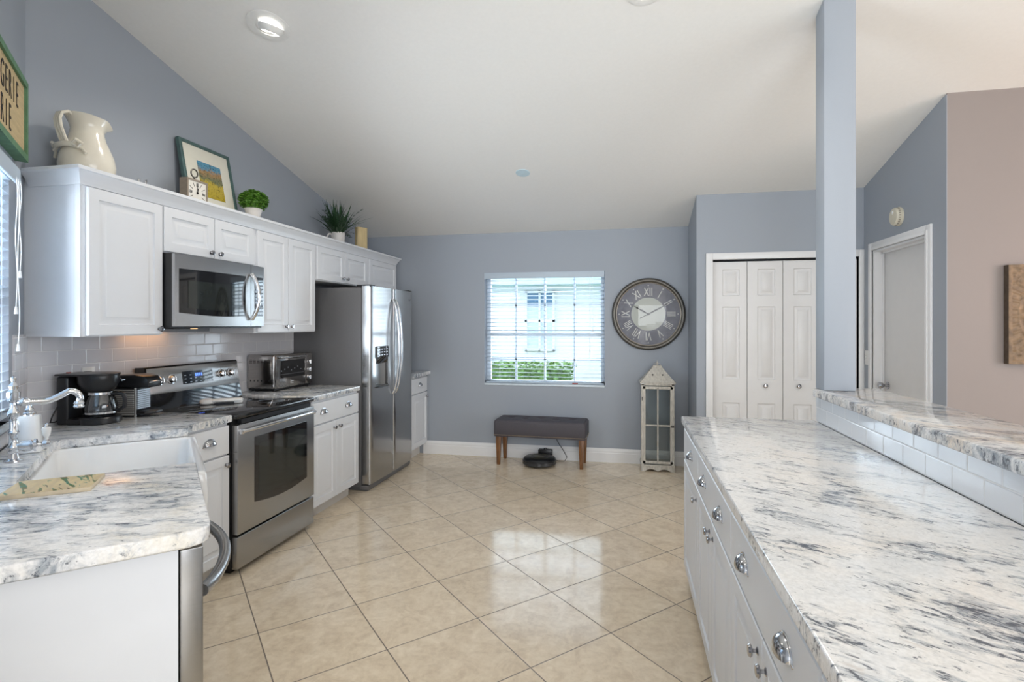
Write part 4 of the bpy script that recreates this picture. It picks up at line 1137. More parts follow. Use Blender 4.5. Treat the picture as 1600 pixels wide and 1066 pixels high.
pm = thing('pod_coffee_machine', 'black pod coffee machine with ribbed metal side between drip coffee maker and stove', 'coffee machine', (-2.72, 2.545, CT), R(100))
b = MB(); b.box(-0.055, 0.055, -0.03, 0.13, 0.0, 0.165, 0.006, 2); b.build('housing', M['black'], pm)
b = MB(); b.prism([(-0.10, 0.165), (-0.10, 0.20), (-0.08, 0.228), (-0.02, 0.238), (0.10, 0.234), (0.135, 0.215), (0.135, 0.165)], -0.056, 0.056, 'x', 0.008); b.build('brew_head', M['black'], pm)
b = MB()
for k in range(14): b.box(-0.060, -0.0552, -0.02, 0.115, 0.012 + k * 0.0105, 0.0185 + k * 0.0105, 0.001, 1)
b.box(-0.059, -0.0555, -0.034, -0.024, 0.0, 0.165)
b.build('ribbed_side', simple('silver_ribbed_plastic', (0.55, 0.54, 0.52), 0.35, 0.4), pm)
b = MB()
for k in range(10): b.box(-0.050, 0.050, -0.036, -0.030, 0.045 + k * 0.011, 0.0525 + k * 0.011)
b.build('front_grille', M['grille'], pm)
b = MB(); b.prism([(-0.05, -0.03), (0.05, -0.03), (0.055, -0.08), (0.03, -0.125), (-0.03, -0.125), (-0.055, -0.08)], 0.018, 0.034, 'z', 0.003); b.build('cup_tray', M['black'], pm)
b = MB(); b.tube([(-0.045, -0.085, 0.19), (-0.04, -0.115, 0.198), (0, -0.125, 0.20), (0.04, -0.115, 0.198), (0.045, -0.085, 0.19)], 0.005, 8); b.build('lever', M['chrome'], pm)

# outlet behind the coffee maker with its plug
ou = thing('wall_outlet', 'white outlet plate on the subway tile behind the drip coffee maker', 'outlet', (XW + 0.0085, 2.42, 1.155), ROT_RANGE)
b = MB(); b.box(-0.036, 0.036, -0.004, 0, -0.058, 0.058, 0.002); b.box(-0.017, 0.017, -0.0055, -0.003, 0.008, 0.042, 0.001, 1); b.box(-0.017, 0.017, -0.0055, -0.003, -0.042, -0.008, 0.001, 1)
b.build('plate', M['plastic_w'], ou)
pg = thing('power_plug', 'black power plug in the outlet above the coffee maker', 'plug', (XW + 0.0145, 2.40, 1.18), ROT_RANGE)
b = MB(); b.box(-0.012, 0.012, -0.034, 0, -0.012, 0.012, 0.004); b.build('plug_body', M['black'], pg)
b = MB(); b.tube([(0, -0.030, 0), (0.01, -0.045, 0.004), (0.03, -0.05, -0.008), (0.045, -0.05, -0.05), (0.05, -0.04, -0.12), (0.045, -0.03, -0.20)], 0.0035, 8); b.build('cord', M['cord'], pg)

# ================================================================== ON TOP OF THE WALL CABINETS
CTOP = 2.1915
jg = thing('pitcher', 'large cream glazed pitcher with looped handle and bow on the cabinet top', 'pitcher', (-2.755, 2.285, CTOP), R(84))
b = MB()
t = bmesh.new()
prof = [(r_, z_ * 0.93) for r_, z_ in [(0.085, 0.0), (0.100, 0.006), (0.116, 0.04), (0.122, 0.085), (0.115, 0.135), (0.098, 0.185), (0.082, 0.225), (0.073, 0.262), (0.070, 0.285), (0.076, 0.312), (0.090, 0.338), (0.094, 0.345), (0.088, 0.345), (0.072, 0.315), (0.064, 0.285), (0.07, 0.24), (0.09, 0.18), (0.10, 0.10), (0.08, 0.02), (0.0, 0.015)]]
n = 36; rings = []
for r, z in prof:
    if r == 0: rings.append([t.verts.new((0, 0, z))]); continue
    row = []
    for k in range(n):
        a = 2 * PI * k / n
        sp_ = max(0, math.cos(a)) ** 8 * max(0, (z - 0.25) / 0.07) * 0.030
        hv = (max(0, math.cos(a)) ** 4 * -0.018 + max(0, -math.cos(a)) * 0.012) * max(0, (z - 0.28) / 0.041)
        row.append(t.verts.new(((r + sp_) * math.cos(a), r * math.sin(a), z + hv)))
    rings.append(row)
for A, B in zip(rings, rings[1:]):
    for k in range(n):
        f = [A[k % len(A)], A[(k + 1) % n % len(A)], B[(k + 1) % n % len(B)], B[k % len(B)]]
        g = []
        for q in f:
            if q not in g: g.append(q)
        if len(g) > 2: t.faces.new(g)
t.faces.new(rings[0]); b._add(t); b.build('jug_body', M['cream_ceramic'], jg, ang=60)
b = MB()
for s in (-1, 0, 1):
    b.tube([(-0.070, s * 0.012, 0.318), (-0.100, s * 0.014, 0.328), (-0.128, s * 0.015, 0.312), (-0.138, s * 0.016, 0.28), (-0.132, s * 0.016, 0.24), (-0.118, s * 0.017, 0.20), (-0.104, s * 0.018, 0.165)], 0.0085, 8)
b.build('handle', M['cream_ceramic'], jg)
b = MB()
b.tube([(-0.105, -0.055, 0.158), (-0.120, -0.02, 0.160), (-0.120, 0.03, 0.160), (-0.105, 0.06, 0.158)], 0.014, 10)
for s in (-1, 1):
    b.tube([(-0.105, s * 0.055, 0.160), (-0.108, s * 0.085, 0.176), (-0.090, s * 0.100, 0.160), (-0.098, s * 0.085, 0.143), (-0.105, s * 0.058, 0.153)], 0.0095, 8)
    b.tube([(-0.10, s * 0.07, 0.150), (-0.085, s * 0.10, 0.130), (-0.080, s * 0.112, 0.112)], 0.007, 8)
b.build('bow', M['cream_ceramic'], jg)

vo = thing('votive_glass', 'small clear glass standing on the cabinet top right of the pitcher', 'glass', (-2.70, 2.555, CTOP), 0)
b = MB(); b.lathe([(0.0, 0), (0.020, 0), (0.022, 0.004), (0.022, 0.085)], n=24, cap=False); b.build('glass', M['glass'], vo)

pf = thing('picture_frame', 'teal framed landscape print with cream mat leaning on the range wall', 'picture', (-2.790, 3.215, CTOP + 0.003), rot=(0, 0, 0))
pf.rotation_euler = (R(-11.0), 0, ROT_RANGE)
PW, PH = 0.226, 0.498
b = MB(); tt = bmesh.new()
relief(tt, -PW, PW, 0, PH, [(0, 0.02), (0, -0.004), (0.004, -0.008), (0.020, -0.008), (0.024, 0.004)])
b._add(tt); b.build('frame', M['teal_frame'], pf)
b = MB(); b.box(-PW + 0.024, PW - 0.024, 0.001, 0.003, 0.024, PH - 0.024); b.build('mat_board', M['mat_board'], pf, smooth=False)
b = MB(); b.box(-0.105, 0.105, -0.001, 0.0008, 0, 0.25); b.build('print', M['print'], pf, loc=(0.012, 0, 0.128), smooth=False)

tc = thing('table_clock', 'square taupe table clock with ring handle in front of the framed print', 'clock', (-2.655, 2.905, CTOP), R(90))
q = 0.082
b = MB(); tt = bmesh.new()
relief(tt, -q, q, 0.004, 0.168, [(0, 0.055), (0, 0.0), (0.011, 0.0), (0.011, 0.006)])
b._add(tt); b.build('case', M['taupe'], tc, smooth=False)
b = MB(); b.box(-q + 0.0112, q - 0.0112, 0.0035, 0.0055, 0.0155, 0.1565); fc = b.build('face', M['paper'], tc, smooth=False)
b = MB()
for k in range(12):
    a = PI / 6 * k; sq = 1 / max(abs(math.cos(a)), abs(math.sin(a)))
    r1, r0 = 0.062 * min(sq, 1.12), 0.040
    w_ = 0.003 if k % 3 else 0.0045
    m_ = Matrix.Translation((0, 0.003, 0.086)) @ Matrix.Rotation(a, 4, 'Y')
    b.box(-w_ / 2, w_ / 2, -0.0005, 0.0004, r0, r1, mat=m_)
    if k % 3 == 0: b.box(w_, w_ * 1.7, -0.0005, 0.0004, r0, r1, mat=m_); b.box(-w_ * 1.7, -w_, -0.0005, 0.0004, r0, r1, mat=m_)
b.build('numerals', M['ink'], fc, smooth=False)
b = MB()
for a, l_ in ((0.0, 0.045), (0.2, 0.030)):
    b.box(-0.002, 0.002, -0.001, 0.0, -0.008, l_, mat=Matrix.Translation((0, 0.001, 0.086)) @ Matrix.Rotation(a, 4, 'Y'))
b.lathe([(0.008, 0), (0.008, 0.002)], n=16, mat=Matrix.Translation((0, 0.002, 0.086)) @ Matrix.Rotation(R(90), 4, 'X'))
b.build('hands', M['ink'], fc, smooth=False)
b = MB(); b.tube([(0.026 * math.cos(2 * PI * k / 20), 0.025, 0.212 + 0.026 * math.sin(2 * PI * k / 20)) for k in range(20)], 0.0045, 8, closed=True)
b.lathe([(0.012, 0.166), (0.010, 0.172), (0.005, 0.176), (0.005, 0.184), (0, 0.188)], c=(0, 0.025, 0), n=14); b.build('ring_handle', M['pewter'], tc)

tp = thing('potted_topiary', 'round green boxwood ball in a small white urn pot', 'plant', (-2.690, 3.462, CTOP), 0.3)
b = MB(); b.lathe([(0.0, 0), (0.040, 0.0), (0.042, 0.008), (0.034, 0.016), (0.040, 0.03), (0.052, 0.075), (0.060, 0.098), (0.064, 0.106), (0.056, 0.106), (0.048, 0.09), (0, 0.09)], n=28); b.build('pot', M['pot'], tp)
rnd = random.Random(9)
pts = []
for _ in range(1500):
    v = Vector((rnd.gauss(0, 1), rnd.gauss(0, 1), rnd.gauss(0, 1))).normalized()
    r = rnd.uniform(0.83, 1.03)
    p = Vector((v.x * 0.098 * r, v.y * 0.098 * r, 0.166 + v.z * 0.078 * r))
    if p.z > 0.088: pts.append(p)
b = MB(); leaf_cloud(b, pts, 0.020, rnd); b.lathe([(0.0, 0.10), (0.06, 0.110), (0.080, 0.155), (0.06, 0.210), (0, 0.228)], n=14); b.build('foliage', M['leaf'], tp, smooth=False)

fp = thing('potted_fern', 'dark green fern with long fronds in a white mug on the cabinet top', 'plant', (-2.700, 4.650, CTOP), R(90))
b = MB(); b.lathe([(0, 0), (0.056, 0), (0.060, 0.01), (0.064, 0.135), (0.060, 0.135), (0.056, 0.11), (0, 0.11)], n=28)
b.tube([(-0.060, 0, 0.115), (-0.085, 0, 0.118), (-0.10, 0, 0.09), (-0.095, 0, 0.055), (-0.062, 0, 0.035)], 0.008, 8, mat=Matrix.Rotation(R(-45), 4, 'Z'))
b.build('mug', M['pot'], fp)
b = MB(); rnd = random.Random(21)
def blade(b, p0, d, length, width, droop, leafy=0):
    pts = []
    p = Vector(p0); dr = Vector(d).normalized()
    for k in range(9):
        pts.append(p.copy()); p = p + dr * length / 8; dr = (dr + Vector((0, 0, -droop))).normalized()
    side = Vector((-d[1], d[0], 0.0001)).normalized()
    for k in range(8):
        w0 = width * math.sin(PI * (k + 0.6) / 9.2); w1 = width * math.sin(PI * (k + 1.6) / 9.2) if k < 7 else 0.0005
        if leafy:
            w0 = w1 = 0.0015
            for s in (-1, 1):
                q0 = pts[k]; q1 = q0 + side * s * leafy + (pts[k + 1] - pts[k]) * 0.8; mid = (q0 + q1) / 2
                u = (pts[k + 1] - pts[k]) * 0.35
                b.quad(q0, mid - u, q1, mid + u)
        b.quad(pts[k] - side * w0, pts[k] + side * w0, pts[k + 1] + side * w1, pts[k + 1] - side * w1)
for i in range(150):
    a = rnd.uniform(0, 2 * PI); el = rnd.uniform(0.30, 1.45)
    d = (math.cos(a) * math.cos(el), math.sin(a) * math.cos(el) * (0.28 if math.sin(a) > 0 else 0.6), math.sin(el))
    blade(b, (rnd.uniform(-0.04, 0.04), rnd.uniform(-0.04, 0.04), 0.11), d, rnd.uniform(0.16, 0.36), rnd.uniform(0.0035, 0.008), rnd.uniform(0.01, 0.10))
for i in range(26):
    a = rnd.uniform(0, 2 * PI); el = rnd.uniform(0.2, 0.9)
    d = (math.cos(a) * math.cos(el), math.sin(a) * math.cos(el) * (0.28 if math.sin(a) > 0 else 0.6), math.sin(el))
    blade(b, (0, 0, 0.11), d, rnd.uniform(0.24, 0.36), 0.003, rnd.uniform(0.03, 0.13), leafy=0.022)
b.build('fronds', M['fern'], fp, smooth=False)
bk = tag(MB().prism([(-0.060, -0.02), (-0.045, -0.032), (0.045, -0.032), (0.060, -0.02), (0.060, 0.025), (-0.060, 0.025)], 0, 0.245, 'z', 0.006).build('wooden_block', M['cream_block'], loc=(-2.650, 5.010, CTOP), rot=(0, 0, R(62))), 'tall cream wooden block standing right of the potted fern', 'ornament')

# ------------------------------------------------------------------ sign over the sink window
sg = thing('wall_sign', 'green framed tan wooden sign with black lettering above the sink window', 'sign', AB(2.75, -0.569, 2.20), ROT_DIAG)
SWD, SHT = 0.585, 0.365
b = MB(); tt = bmesh.new()
relief(tt, -SWD, SWD, 0, SHT, [(0, 0.0), (0, -0.045), (0.028, -0.045), (0.028, -0.030)])
b._add(tt); b.build('frame', M['green_frame'], sg, smooth=False)
b = MB(); b.box(-SWD + 0.0282, SWD - 0.0282, -0.034, -0.0305, 0.0282, SHT - 0.0282); bd_ = b.build('board', M['sign_wood'], sg, smooth=False)
b = MB()
for s, xr, z in (('GERIE', 0.440, 0.196), ('RIE', 0.310, 0.057)):
    for k, ch_ in enumerate(reversed(s)):
        me = text_mesh(ch_, 0.165, 0.0008, 'CENTER', 0.50, -0.0018)
        b.mesh(me, Matrix.Translation((xr - 0.026 - 0.064 * k, -0.0352, z)) @ Matrix.Rotation(R(90), 4, 'X'))
b.build('lettering', M['ink'], bd_, smooth=False)

# ================================================================== BACK WALL
bn = thing('bench', 'charcoal tufted bench with nailhead trim and walnut legs under the back window', 'bench', (-0.868, 5.500, 0), R(-2.2))
BW, BD = 0.475, 0.165
t = bmesh.new()
prev = None
for z, ins in ((0.295, 0.004), (0.300, 0.0), (0.44, 0.0), (0.456, 0.005), (0.464, 0.016)):
    q = [t.verts.new((x, y, z)) for x, y in [p for c in ((BW - ins - 0.02, BD - ins - 0.02, 0), (-BW + ins + 0.02, BD - ins - 0.02, 90), (-BW + ins + 0.02, -BD + ins + 0.02, 180), (BW - ins - 0.02, -BD + ins + 0.02, 270)) for p in arc(c[0], c[1], 0.02, c[2], c[2] + 90, 4)]]
    if prev:
        for k in range(len(q)): t.faces.new((prev[k], prev[(k + 1) % len(q)], q[(k + 1) % len(q)], q[k]))
    else: t.faces.new(q)
    prev = q
b = MB(); b._add(t)
TX, TY = BW - 0.018, BD - 0.018
buttons = [(-0.32, 0.0), (0.0, 0.0), (0.32, 0.0), (-0.16, 0.06), (0.16, 0.06), (-0.16, -0.06), (0.16, -0.06)]
def tuft(u, v):
    x, y = -TX + 2 * TX * u, -TY + 2 * TY * v
    z = 0.464 + 0.014 * (1 - abs(2 * u - 1) ** 6) * (1 - abs(2 * v - 1) ** 4)
    for bx, by in buttons:
        d = math.hypot(x - bx, y - by); z -= 0.016 * math.exp(-(d / 0.035) ** 2)
    return (x, y, z)
b.grid(tuft, 60, 24)
seat = b.build('seat', M['fabric'], bn, ang=60)
b = MB()
nl = [(-BW + 0.012 + i * 0.0125, -BD - 0.001) for i in range(75)]
for x, y in nl: b.box(x - 0.0035, x + 0.0035, y - 0.003, y + 0.001, 0.3085, 0.3155, 0.0015, 1)
for s in (-1, 1):
    for i in range(25):
        y = -BD + 0.012 + i * 0.0125; b.box(s * BW - 0.003, s * BW + 0.003, y - 0.0035, y + 0.0035, 0.3085, 0.3155, 0.0015, 1)
tag(b.build('nailhead_trim', M['nail'], seat), kind='stuff')
for sx in (-1, 1):
    for sy in (-1, 1):
        x, y = sx * (BW - 0.045), sy * (BD - 0.04)
        t = bmesh.new(); prev = None
        for z, h, fl in ((0, 0.016, 0.016), (0.08, 0.019, 0.010), (0.18, 0.023, 0.004), (0.298, 0.026, 0.0)):
            q = [t.verts.new((x + sx * 0.0 + a * h + (-sx * 0 + sx * 0) , y + c_ * h + sy * fl * 0.4, z)) for a, c_ in ((-1, -1), (1, -1), (1, 1), (-1, 1))]
            if prev:
                for k in range(4): t.faces.new((prev[k], prev[(k + 1) % 4], q[(k + 1) % 4], q[k]))
            else: t.faces.new(q)
            prev = q
        t.faces.new(prev)
        b = MB(); b._add(t, bev=0.002); b.build('leg', M['wood_leg'], bn)

rv = thing('robot_vacuum', 'round black robot vacuum parked on the floor under the bench', 'robot vacuum', (-0.880, 5.430, 0), 0)
b = MB(); b.lathe([(0, 0.012), (0.150, 0.012), (0.166, 0.020), (0.170, 0.030), (0.170, 0.066), (0.160, 0.080), (0.150, 0.086), (0.0, 0.088)], n=48); b.build('body', M['black'], rv)
b = MB(); b.lathe([(0.166, 0.022), (0.175, 0.026), (0.175, 0.056), (0.168, 0.060)], n=48, cap=False); b.build('bumper', simple('satin_black_bumper', (0.03, 0.032, 0.035), 0.25), rv)
b = MB(); b.lathe([(0.088, 0.0875), (0.096, 0.0895), (0.098, 0.0885)], n=40, cap=False); b.lathe([(0.0, 0.0885), (0.05, 0.0885), (0.052, 0.0878)], n=30); b.build('top_ring', simple('olive_grey_ring', (0.10, 0.095, 0.06), 0.35), rv)
b = MB()
for s in (-0.06, 0.06):
    b = MB(); b.lathe([(0, 0), (0.022, 0.0), (0.022, 0.02), (0, 0.02)], n=16, mat=Matrix.Translation((s - 0.01, 0, 0.022)) @ Matrix.Rotation(R(90), 4, 'Y')); b.build('wheel', M['black'], rv)
dk = thing('charging_dock', 'small black charging dock behind the robot vacuum with a cord up the wall', 'charging dock', (-0.850, 5.640, 0), 0)
b = MB(); b.box(-0.075, 0.075, -0.025, 0.03, 0.0, 0.118, 0.008, 3); b.lathe([(0.0, 0), (0.02, 0), (0.018, 0.012), (0, 0.016)], c=(0, 0, 0.117), n=16); b.build('dock_body', M['black'], dk)
b = MB(); b.tube([(0.06, -0.01, 0.02), (0.14, -0.03, 0.006), (0.21, -0.04, 0.010), (0.235, -0.035, 0.05), (0.20, -0.02, 0.11), (0.14, 0.02, 0.18), (0.09, 0.03, 0.27), (0.075, 0.034, 0.33)], 0.0035, 8)
b.tube([(0.075, 0.034, 0.33), (0.02, 0.025, 0.28), (-0.03, 0.028, 0.275), (-0.06, 0.034, 0.31)], 0.003, 8); b.build('cord', M['cord'], dk)

# lantern
ln = thing('lantern', 'tall whitewashed wooden floor lantern with glass panes below the wall clock', 'lantern', (0.302, 5.520, 0), R(0))
LW, LD = 0.158, 0.115
LF = -LD
b = MB()
for sx in (-1, 1):
    for sy in (-1, 1): b.box(sx * LW - 0.013 * (1 + sx), sx * LW + 0.013 * (1 - sx), sy * LD - 0.012 * (1 + sy), sy * LD + 0.012 * (1 - sy), 0.0, 0.862, 0.002, 1)
b.box(-LW + 0.002, LW - 0.002, -LD + 0.002, LD - 0.002, 0.035, 0.065, 0.002, 1)
b.box(-LW - 0.008, LW + 0.008, -LD - 0.008, LD + 0.008, 0.052, 0.066, 0.003, 1)
b.box(-LW, LW, -LD, LD, 0.848, 0.868, 0.002, 1)
scal = [(-LW, 0.0), (-LW + 0.03, 0.0)] + [(-LW + 0.03 + (LW - 0.03) * k / 6, 0.022 * math.sin(PI * k / 6) + 0.0 + 0.004) for k in range(1, 6)] + [(0, 0.006)] + [((LW - 0.03) * k / 6, 0.022 * math.sin(PI * k / 6) + 0.004) for k in range(1, 6)] + [(LW - 0.03, 0.0), (LW, 0.0), (LW, 0.055), (-LW, 0.055)]
b.prism(scal, LF - 0.004, LF + 0.008, 'y'); b.prism(scal, LD - 0.008, LD + 0.002, 'y')
b.build('body_frame', M['distress'], ln)
b = MB()
for x0, x1, z0, z1 in ((-LW + 0.014, -LW + 0.040, 0.078, 0.838), (LW - 0.040, LW - 0.014, 0.078, 0.838), (-LW + 0.014, LW - 0.014, 0.078, 0.104), (-LW + 0.014, LW - 0.014, 0.812, 0.838), (-0.007, 0.007, 0.09, 0.83), (-LW + 0.03, LW - 0.03, 0.448, 0.462)):
    b.box(x0, x1, LF - 0.003, LF + 0.011, z0, z1, 0.002, 1)
ld = b.build('door', M['distress'], ln)
b = MB(); b.box(-LW + 0.036, LW - 0.036, LF + 0.003, LF + 0.005, 0.10, 0.82); b.build('pane', M['lantern_glass'], ld, smooth=False)
b = MB(); b.box(LW - 0.030, LW - 0.004, LF - 0.008, LF - 0.002, 0.440, 0.462, 0.002, 1); b.box(LW - 0.034, LW - 0.026, LF - 0.018, LF - 0.004, 0.446, 0.456, 0.002, 1); b.build('latch', M['pewter'], ld)
b = MB(); b.box(-LW + 0.004, -LW + 0.016, LF - 0.006, LF - 0.002, 0.70, 0.735, 0.001, 1); b.build('hinge', M['pewter'], ld)
b = MB(); b.box(-LW + 0.012, LW - 0.012, LD - 0.008, LD - 0.006, 0.066, 0.85); b.build('rear_pane', M['lantern_glass'], ln, smooth=False)
for s in (-1, 1):
    b = MB(); b.box(s * (LW - 0.008) - 0.001, s * (LW - 0.008) + 0.001, -LD + 0.013, LD - 0.013, 0.066, 0.85); b.build('side_pane', M['lantern_glass'], ln, smooth=False)
t = bmesh.new(); prev = None
for z, fx, fy in ((0.866, LW + 0.012, LD + 0.012), (0.880, LW + 0.014, LD + 0.014), (0.884, LW + 0.006, LD + 0.006), (1.018, 0.050, 0.042), (1.026, 0.050, 0.042), (1.028, 0.042, 0.036), (1.040, 0.040, 0.034)):
    q = [t.verts.new((a * fx, c_ * fy, z)) for a, c_ in ((-1, -1), (1, -1), (1, 1), (-1, 1))]
    if prev:
        for k in range(4): t.faces.new((prev[k], prev[(k + 1) % 4], q[(k + 1) % 4], q[k]))
    else: t.faces.new(q)
    prev = q
t.faces.new(prev); b = MB(); b._add(t); rf = b.build('roof', M['distress'], ln, smooth=False)
b = MB()
for s in (-1, 1):
    b = MB(); b.lathe([(0.008, 0), (0.008, 0.002)], n=12, mat=Matrix.Translation((s * 0.048, -0.0865, 0.952)) @ Matrix.Rotation(R(118), 4, 'X')); b.build('vent_hole', M['dark'], rf, smooth=False)
b = MB(); b.lathe([(0.010, 1.04), (0.012, 1.046), (0.005, 1.052), (0.008, 1.066), (0.002, 1.088), (0, 1.09)], n=12)
b.tube([(0.034 * math.cos(PI * k / 10), 0, 1.038 + 0.026 * math.sin(PI * k / 10)) for k in range(11)], 0.003, 6); b.build('finial', M['distress'], rf)

# wall clock
wc = thing('wall_clock', 'large round pewter wall clock with roman numerals on the back wall', 'clock', (0.221, YB, 1.558), 0)
CR = 0.372
mx = Matrix.Rotation(R(90), 4, 'X')       # local z -> -y (towards the room)
b = MB(); b.lathe([(0.0, 0.001), (CR - 0.02, 0.001), (CR, 0.012), (CR + 0.001, 0.030), (CR - 0.010, 0.046), (CR - 0.026, 0.050), (CR - 0.040, 0.040), (CR - 0.048, 0.030), (CR - 0.050, 0.020), (CR - 0.050, 0.012), (0, 0.012)], n=72, mat=mx); b.build('case_rim', M['pewter'], wc, ang=50)
b = MB(); b.lathe([(CR - 0.053, 0.018), (CR - 0.050, 0.032), (CR - 0.045, 0.034), (CR - 0.043, 0.030)], n=72, mat=mx, cap=False); b.build('inner_rim', M['rim_line'], wc)
b = MB(); b.lathe([(0, 0.0125), (CR - 0.050, 0.0125), (CR - 0.050, 0.0145), (0, 0.0145)], n=72, mat=mx); dl = b.build('dial', M['dial'], wc)
b = MB(); b.lathe([(0, 0.0146), (0.172, 0.0146), (0.172, 0.0152), (0, 0.0152)], n=64, mat=mx); b.build('dial_centre', M['dial_cream'], dl, smooth=False)
b = MB()
for k, s in enumerate(['XII', 'I', 'II', 'III', 'IIII', 'V', 'VI', 'VII', 'VIII', 'IX', 'X', 'XI']):
    me = text_mesh(s, 0.120, 0.0005, 'CENTER', 0.62 if len(s) < 4 else 0.52, 0.0010)
    a = -PI / 6 * k
    b.mesh(me, Matrix.Translation((0, -0.0155, 0)) @ Matrix.Rotation(-a, 4, 'Y') @ Matrix.Translation((0, 0, 0.190)) @ Matrix.Rotation(R(90), 4, 'X'))
    b.lathe([(0.0065, 0), (0.0065, 0.001)], n=10, mat=Matrix.Translation((0, -0.0148, 0)) @ Matrix.Rotation(-a, 4, 'Y') @ Matrix.Translation((0, 0, 0.297)) @ Matrix.Rotation(R(90), 4, 'X'))
b.build('numerals', M['numeral'], dl, smooth=False)
def hand(a, l_, w_, tail, dot, name):
    b = MB(); m_ = Matrix.Translation((0, -0.019, 0)) @ Matrix.Rotation(a, 4, 'Y')
    b.prism([(-0.002, -tail), (0.002, -tail), (w_ * 1.3, l_ * 0.35), (0.005, dot), (0.001, l_), (-0.001, l_), (-0.005, dot), (-w_ * 1.3, l_ * 0.35)], -0.001, 0.001, 'y', mat=m_)
    b.lathe([(0.0095, 0), (0.0095, 0.002)], n=14, mat=m_ @ Matrix.Translation((0, 0, dot)) @ mx)
    if tail > 0.03: b.lathe([(0.008, 0), (0.008, 0.002)], n=14, mat=m_ @ Matrix.Translation((0, 0, -tail)) @ mx)
    b.build(name, M['ink'], wc)
hand(R(-60), 0.178, 0.007, 0.02, 0.128, 'hour_hand')
hand(R(62), 0.215, 0.006, 0.085, 0.180, 'minute_hand')
b = MB(); b.lathe([(0.013, 0.016), (0.012, 0.025), (0, 0.026)], n=20, mat=mx); b.build('hub', M['ink'], wc)
b = MB()
b.grid(lambda u, v: ((CR - 0.052) * u * math.cos(2 * PI * v), -0.020 - 0.022 * (1 - u * u), (CR - 0.052) * u * math.sin(2 * PI * v)), 12, 64)
b.build('cover_glass', M['glass'], wc, ang=60)

# ================================================================== RIGHT SIDE
sm = thing('smoke_detector', 'round ivory smoke detector on the grey wall above the hall door', 'smoke detector', (HX, 4.425, 2.250), ROT_ISLAND)
b = MB(); b.lathe([(0.0, 0), (0.070, 0), (0.070, 0.012), (0.066, 0.014), (0.066, 0.034), (0.058, 0.044), (0, 0.046)], n=36, mat=mx); b.build('housing', M['ivory_plastic'], sm)
b = MB(); b.lathe([(0.0, 0.044), (0.012, 0.044), (0.010, 0.049), (0, 0.049)], n=16, mat=Matrix.Translation((0.0, 0, 0.028)) @ mx); b.build('test_button', M['plastic_w'], sm)
b = MB()
for k in range(24):
    b.box(-0.003, 0.003, -0.030, -0.018, 0.0655, 0.0668, mat=Matrix.Rotation(2 * PI * k / 24, 4, 'Y'))
b.build('vents', M['taupe'], sm, smooth=False)
sw_ = thing('light_switch', 'white switch plate between the closet corner and the hall door casing', 'light switch', (HX, 4.962, 1.17), ROT_ISLAND)
b = MB(); b.box(-0.036, 0.036, -0.005, 0, -0.060, 0.060, 0.002); b.build('plate', M['plastic_w'], sw_)
b = MB(); b.box(-0.005, 0.005, -0.016, -0.004, -0.004, 0.012, 0.001); b.build('toggle', M['plastic_w'], sw_)

ap = thing('carved_wall_panel', 'square carved bronze-brown wood panel hanging on the far right wall', 'wall art', (2.297 + 0.305, FY, 1.205), 0)
PS = 0.61
b = MB(); b.box(-PS / 2, PS / 2, -0.040, -0.001, 0, PS, 0.002, 1); b.build('backing', M['carved_side'], ap)
def carve(u, v):
    x, y = (u - 0.5) * PS, (v - 0.5) * PS
    r = math.hypot(x, y); a = math.atan2(y, x)
    h = 0.003
    if r < 0.255:
        h += 0.003 * (0.5 + 0.5 * math.cos(r * 2 * PI / 0.052))
        h += 0.007 * max(0, math.cos(a * 12 + (PI if int(r / 0.052) % 2 else 0))) * max(0, math.sin(r * PI / 0.052)) 
        if 0.21 < r < 0.222: h += 0.004
    else:
        h += 0.003 * max(0, math.sin(a * 36)) if r < 0.33 else 0.004 * max(0, math.sin(x * 110) * math.sin(y * 110))
    if max(abs(x), abs(y)) > 0.285: h = 0.006
    return (x, -0.040 - h, PS / 2 + y)
b = MB(); b.grid(carve, 150, 150); b.build('carving', M['carved'], ap, ang=80)

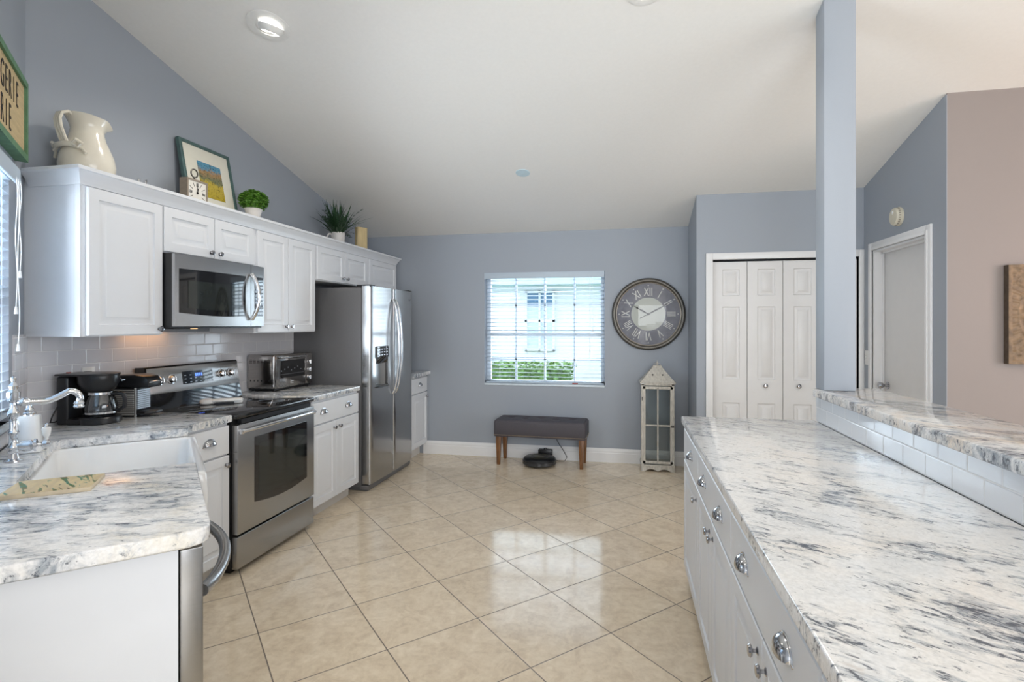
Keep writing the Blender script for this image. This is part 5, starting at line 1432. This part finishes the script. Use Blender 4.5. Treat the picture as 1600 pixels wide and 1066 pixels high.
# ================================================================== CEILING FITTINGS
tilt = -math.atan(SLOPE)
def on_ceiling(name, label, cat, x, y):
    t = thing(name, label, cat, (x, y, ceil_z(y)))
    t.rotation_euler = (tilt, 0, 0)
    return t
cl = on_ceiling('recessed_light', 'lit recessed ceiling light with tilted white eyeball trim at upper left', 'ceiling light', -2.035, 2.745)
b = MB(); b.lathe([(0.118, -0.0005), (0.117, -0.005), (0.090, -0.008), (0.072, -0.006), (0.070, -0.001)], n=48, cap=False); b.build('trim_ring', M['plastic_w'], cl)
b = MB(); mt = Matrix.Translation((0.01, 0.012, 0.006)) @ Matrix.Rotation(R(24), 4, 'X') @ Matrix.Rotation(R(20), 4, 'Y')
b.lathe([(0.070, 0.0), (0.068, -0.018), (0.058, -0.034), (0.050, -0.036), (0.050, -0.030)], n=40, mat=mt, cap=False); b.build('eyeball', M['plastic_w'], cl)
b = MB(); b.lathe([(0, -0.029), (0.051, -0.029), (0.051, -0.026), (0, -0.026)], n=32, mat=mt); b.build('bulb', M['lamp_on'], cl)
dc = on_ceiling('ceiling_cover_plate', 'small pale blue round cover plate on the middle of the sloped ceiling', 'cover plate', -0.872, 4.486)
b = MB(); b.lathe([(0, -0.006), (0.058, -0.006), (0.062, -0.003), (0.062, -0.0003), (0, -0.0003)], n=36); b.build('plate', M['disc_blue'], dc)
cl2 = on_ceiling('recessed_light', 'recessed ceiling light just cut off by the top edge of the photo', 'ceiling light', 0.09, 2.80)
b = MB(); b.lathe([(0.10, -0.0005), (0.099, -0.005), (0.080, -0.008), (0.062, -0.006), (0.060, -0.001)], n=48, cap=False); b.build('trim_ring', M['plastic_w'], cl2)
b = MB(); b.lathe([(0, -0.004), (0.061, -0.004), (0.061, -0.001), (0, -0.001)], n=32); b.build('bulb', M['lamp_on'], cl2)

def spot(name, loc, power, col, size=2.6, rad=0.05):
    l = bpy.data.lights.new(name, 'SPOT'); l.energy = power; l.color = col; l.spot_size = size; l.spot_blend = 0.7; l.shadow_soft_size = rad
    o = bpy.data.objects.new(name, l); COL.objects.link(o); o.location = loc
    return o
spot('recessed_lamp_sink', (-2.02, 2.74, ceil_z(2.745) - 0.09), 16, (1, 0.92, 0.82), rad=0.07)
spot('recessed_lamp_island', (0.09, 2.79, ceil_z(2.80) - 0.05), 16, (1, 0.92, 0.82), rad=0.07)
spot('added_spot_entry', (-0.7, 0.5, ceil_z(0.5) - 0.05), 16, (1, 0.92, 0.82), rad=0.07)  # unseen ceiling spot added to brighten the island fronts and floor
# table lamp glow in the living area right of the frame
l = bpy.data.lights.new('living_lamp', 'POINT'); l.energy = 9; l.color = (1.0, 0.50, 0.30); l.shadow_soft_size = 0.15
lo = bpy.data.objects.new('living_lamp', l); COL.objects.link(lo); lo.location = (3.3, 3.0, 1.7)
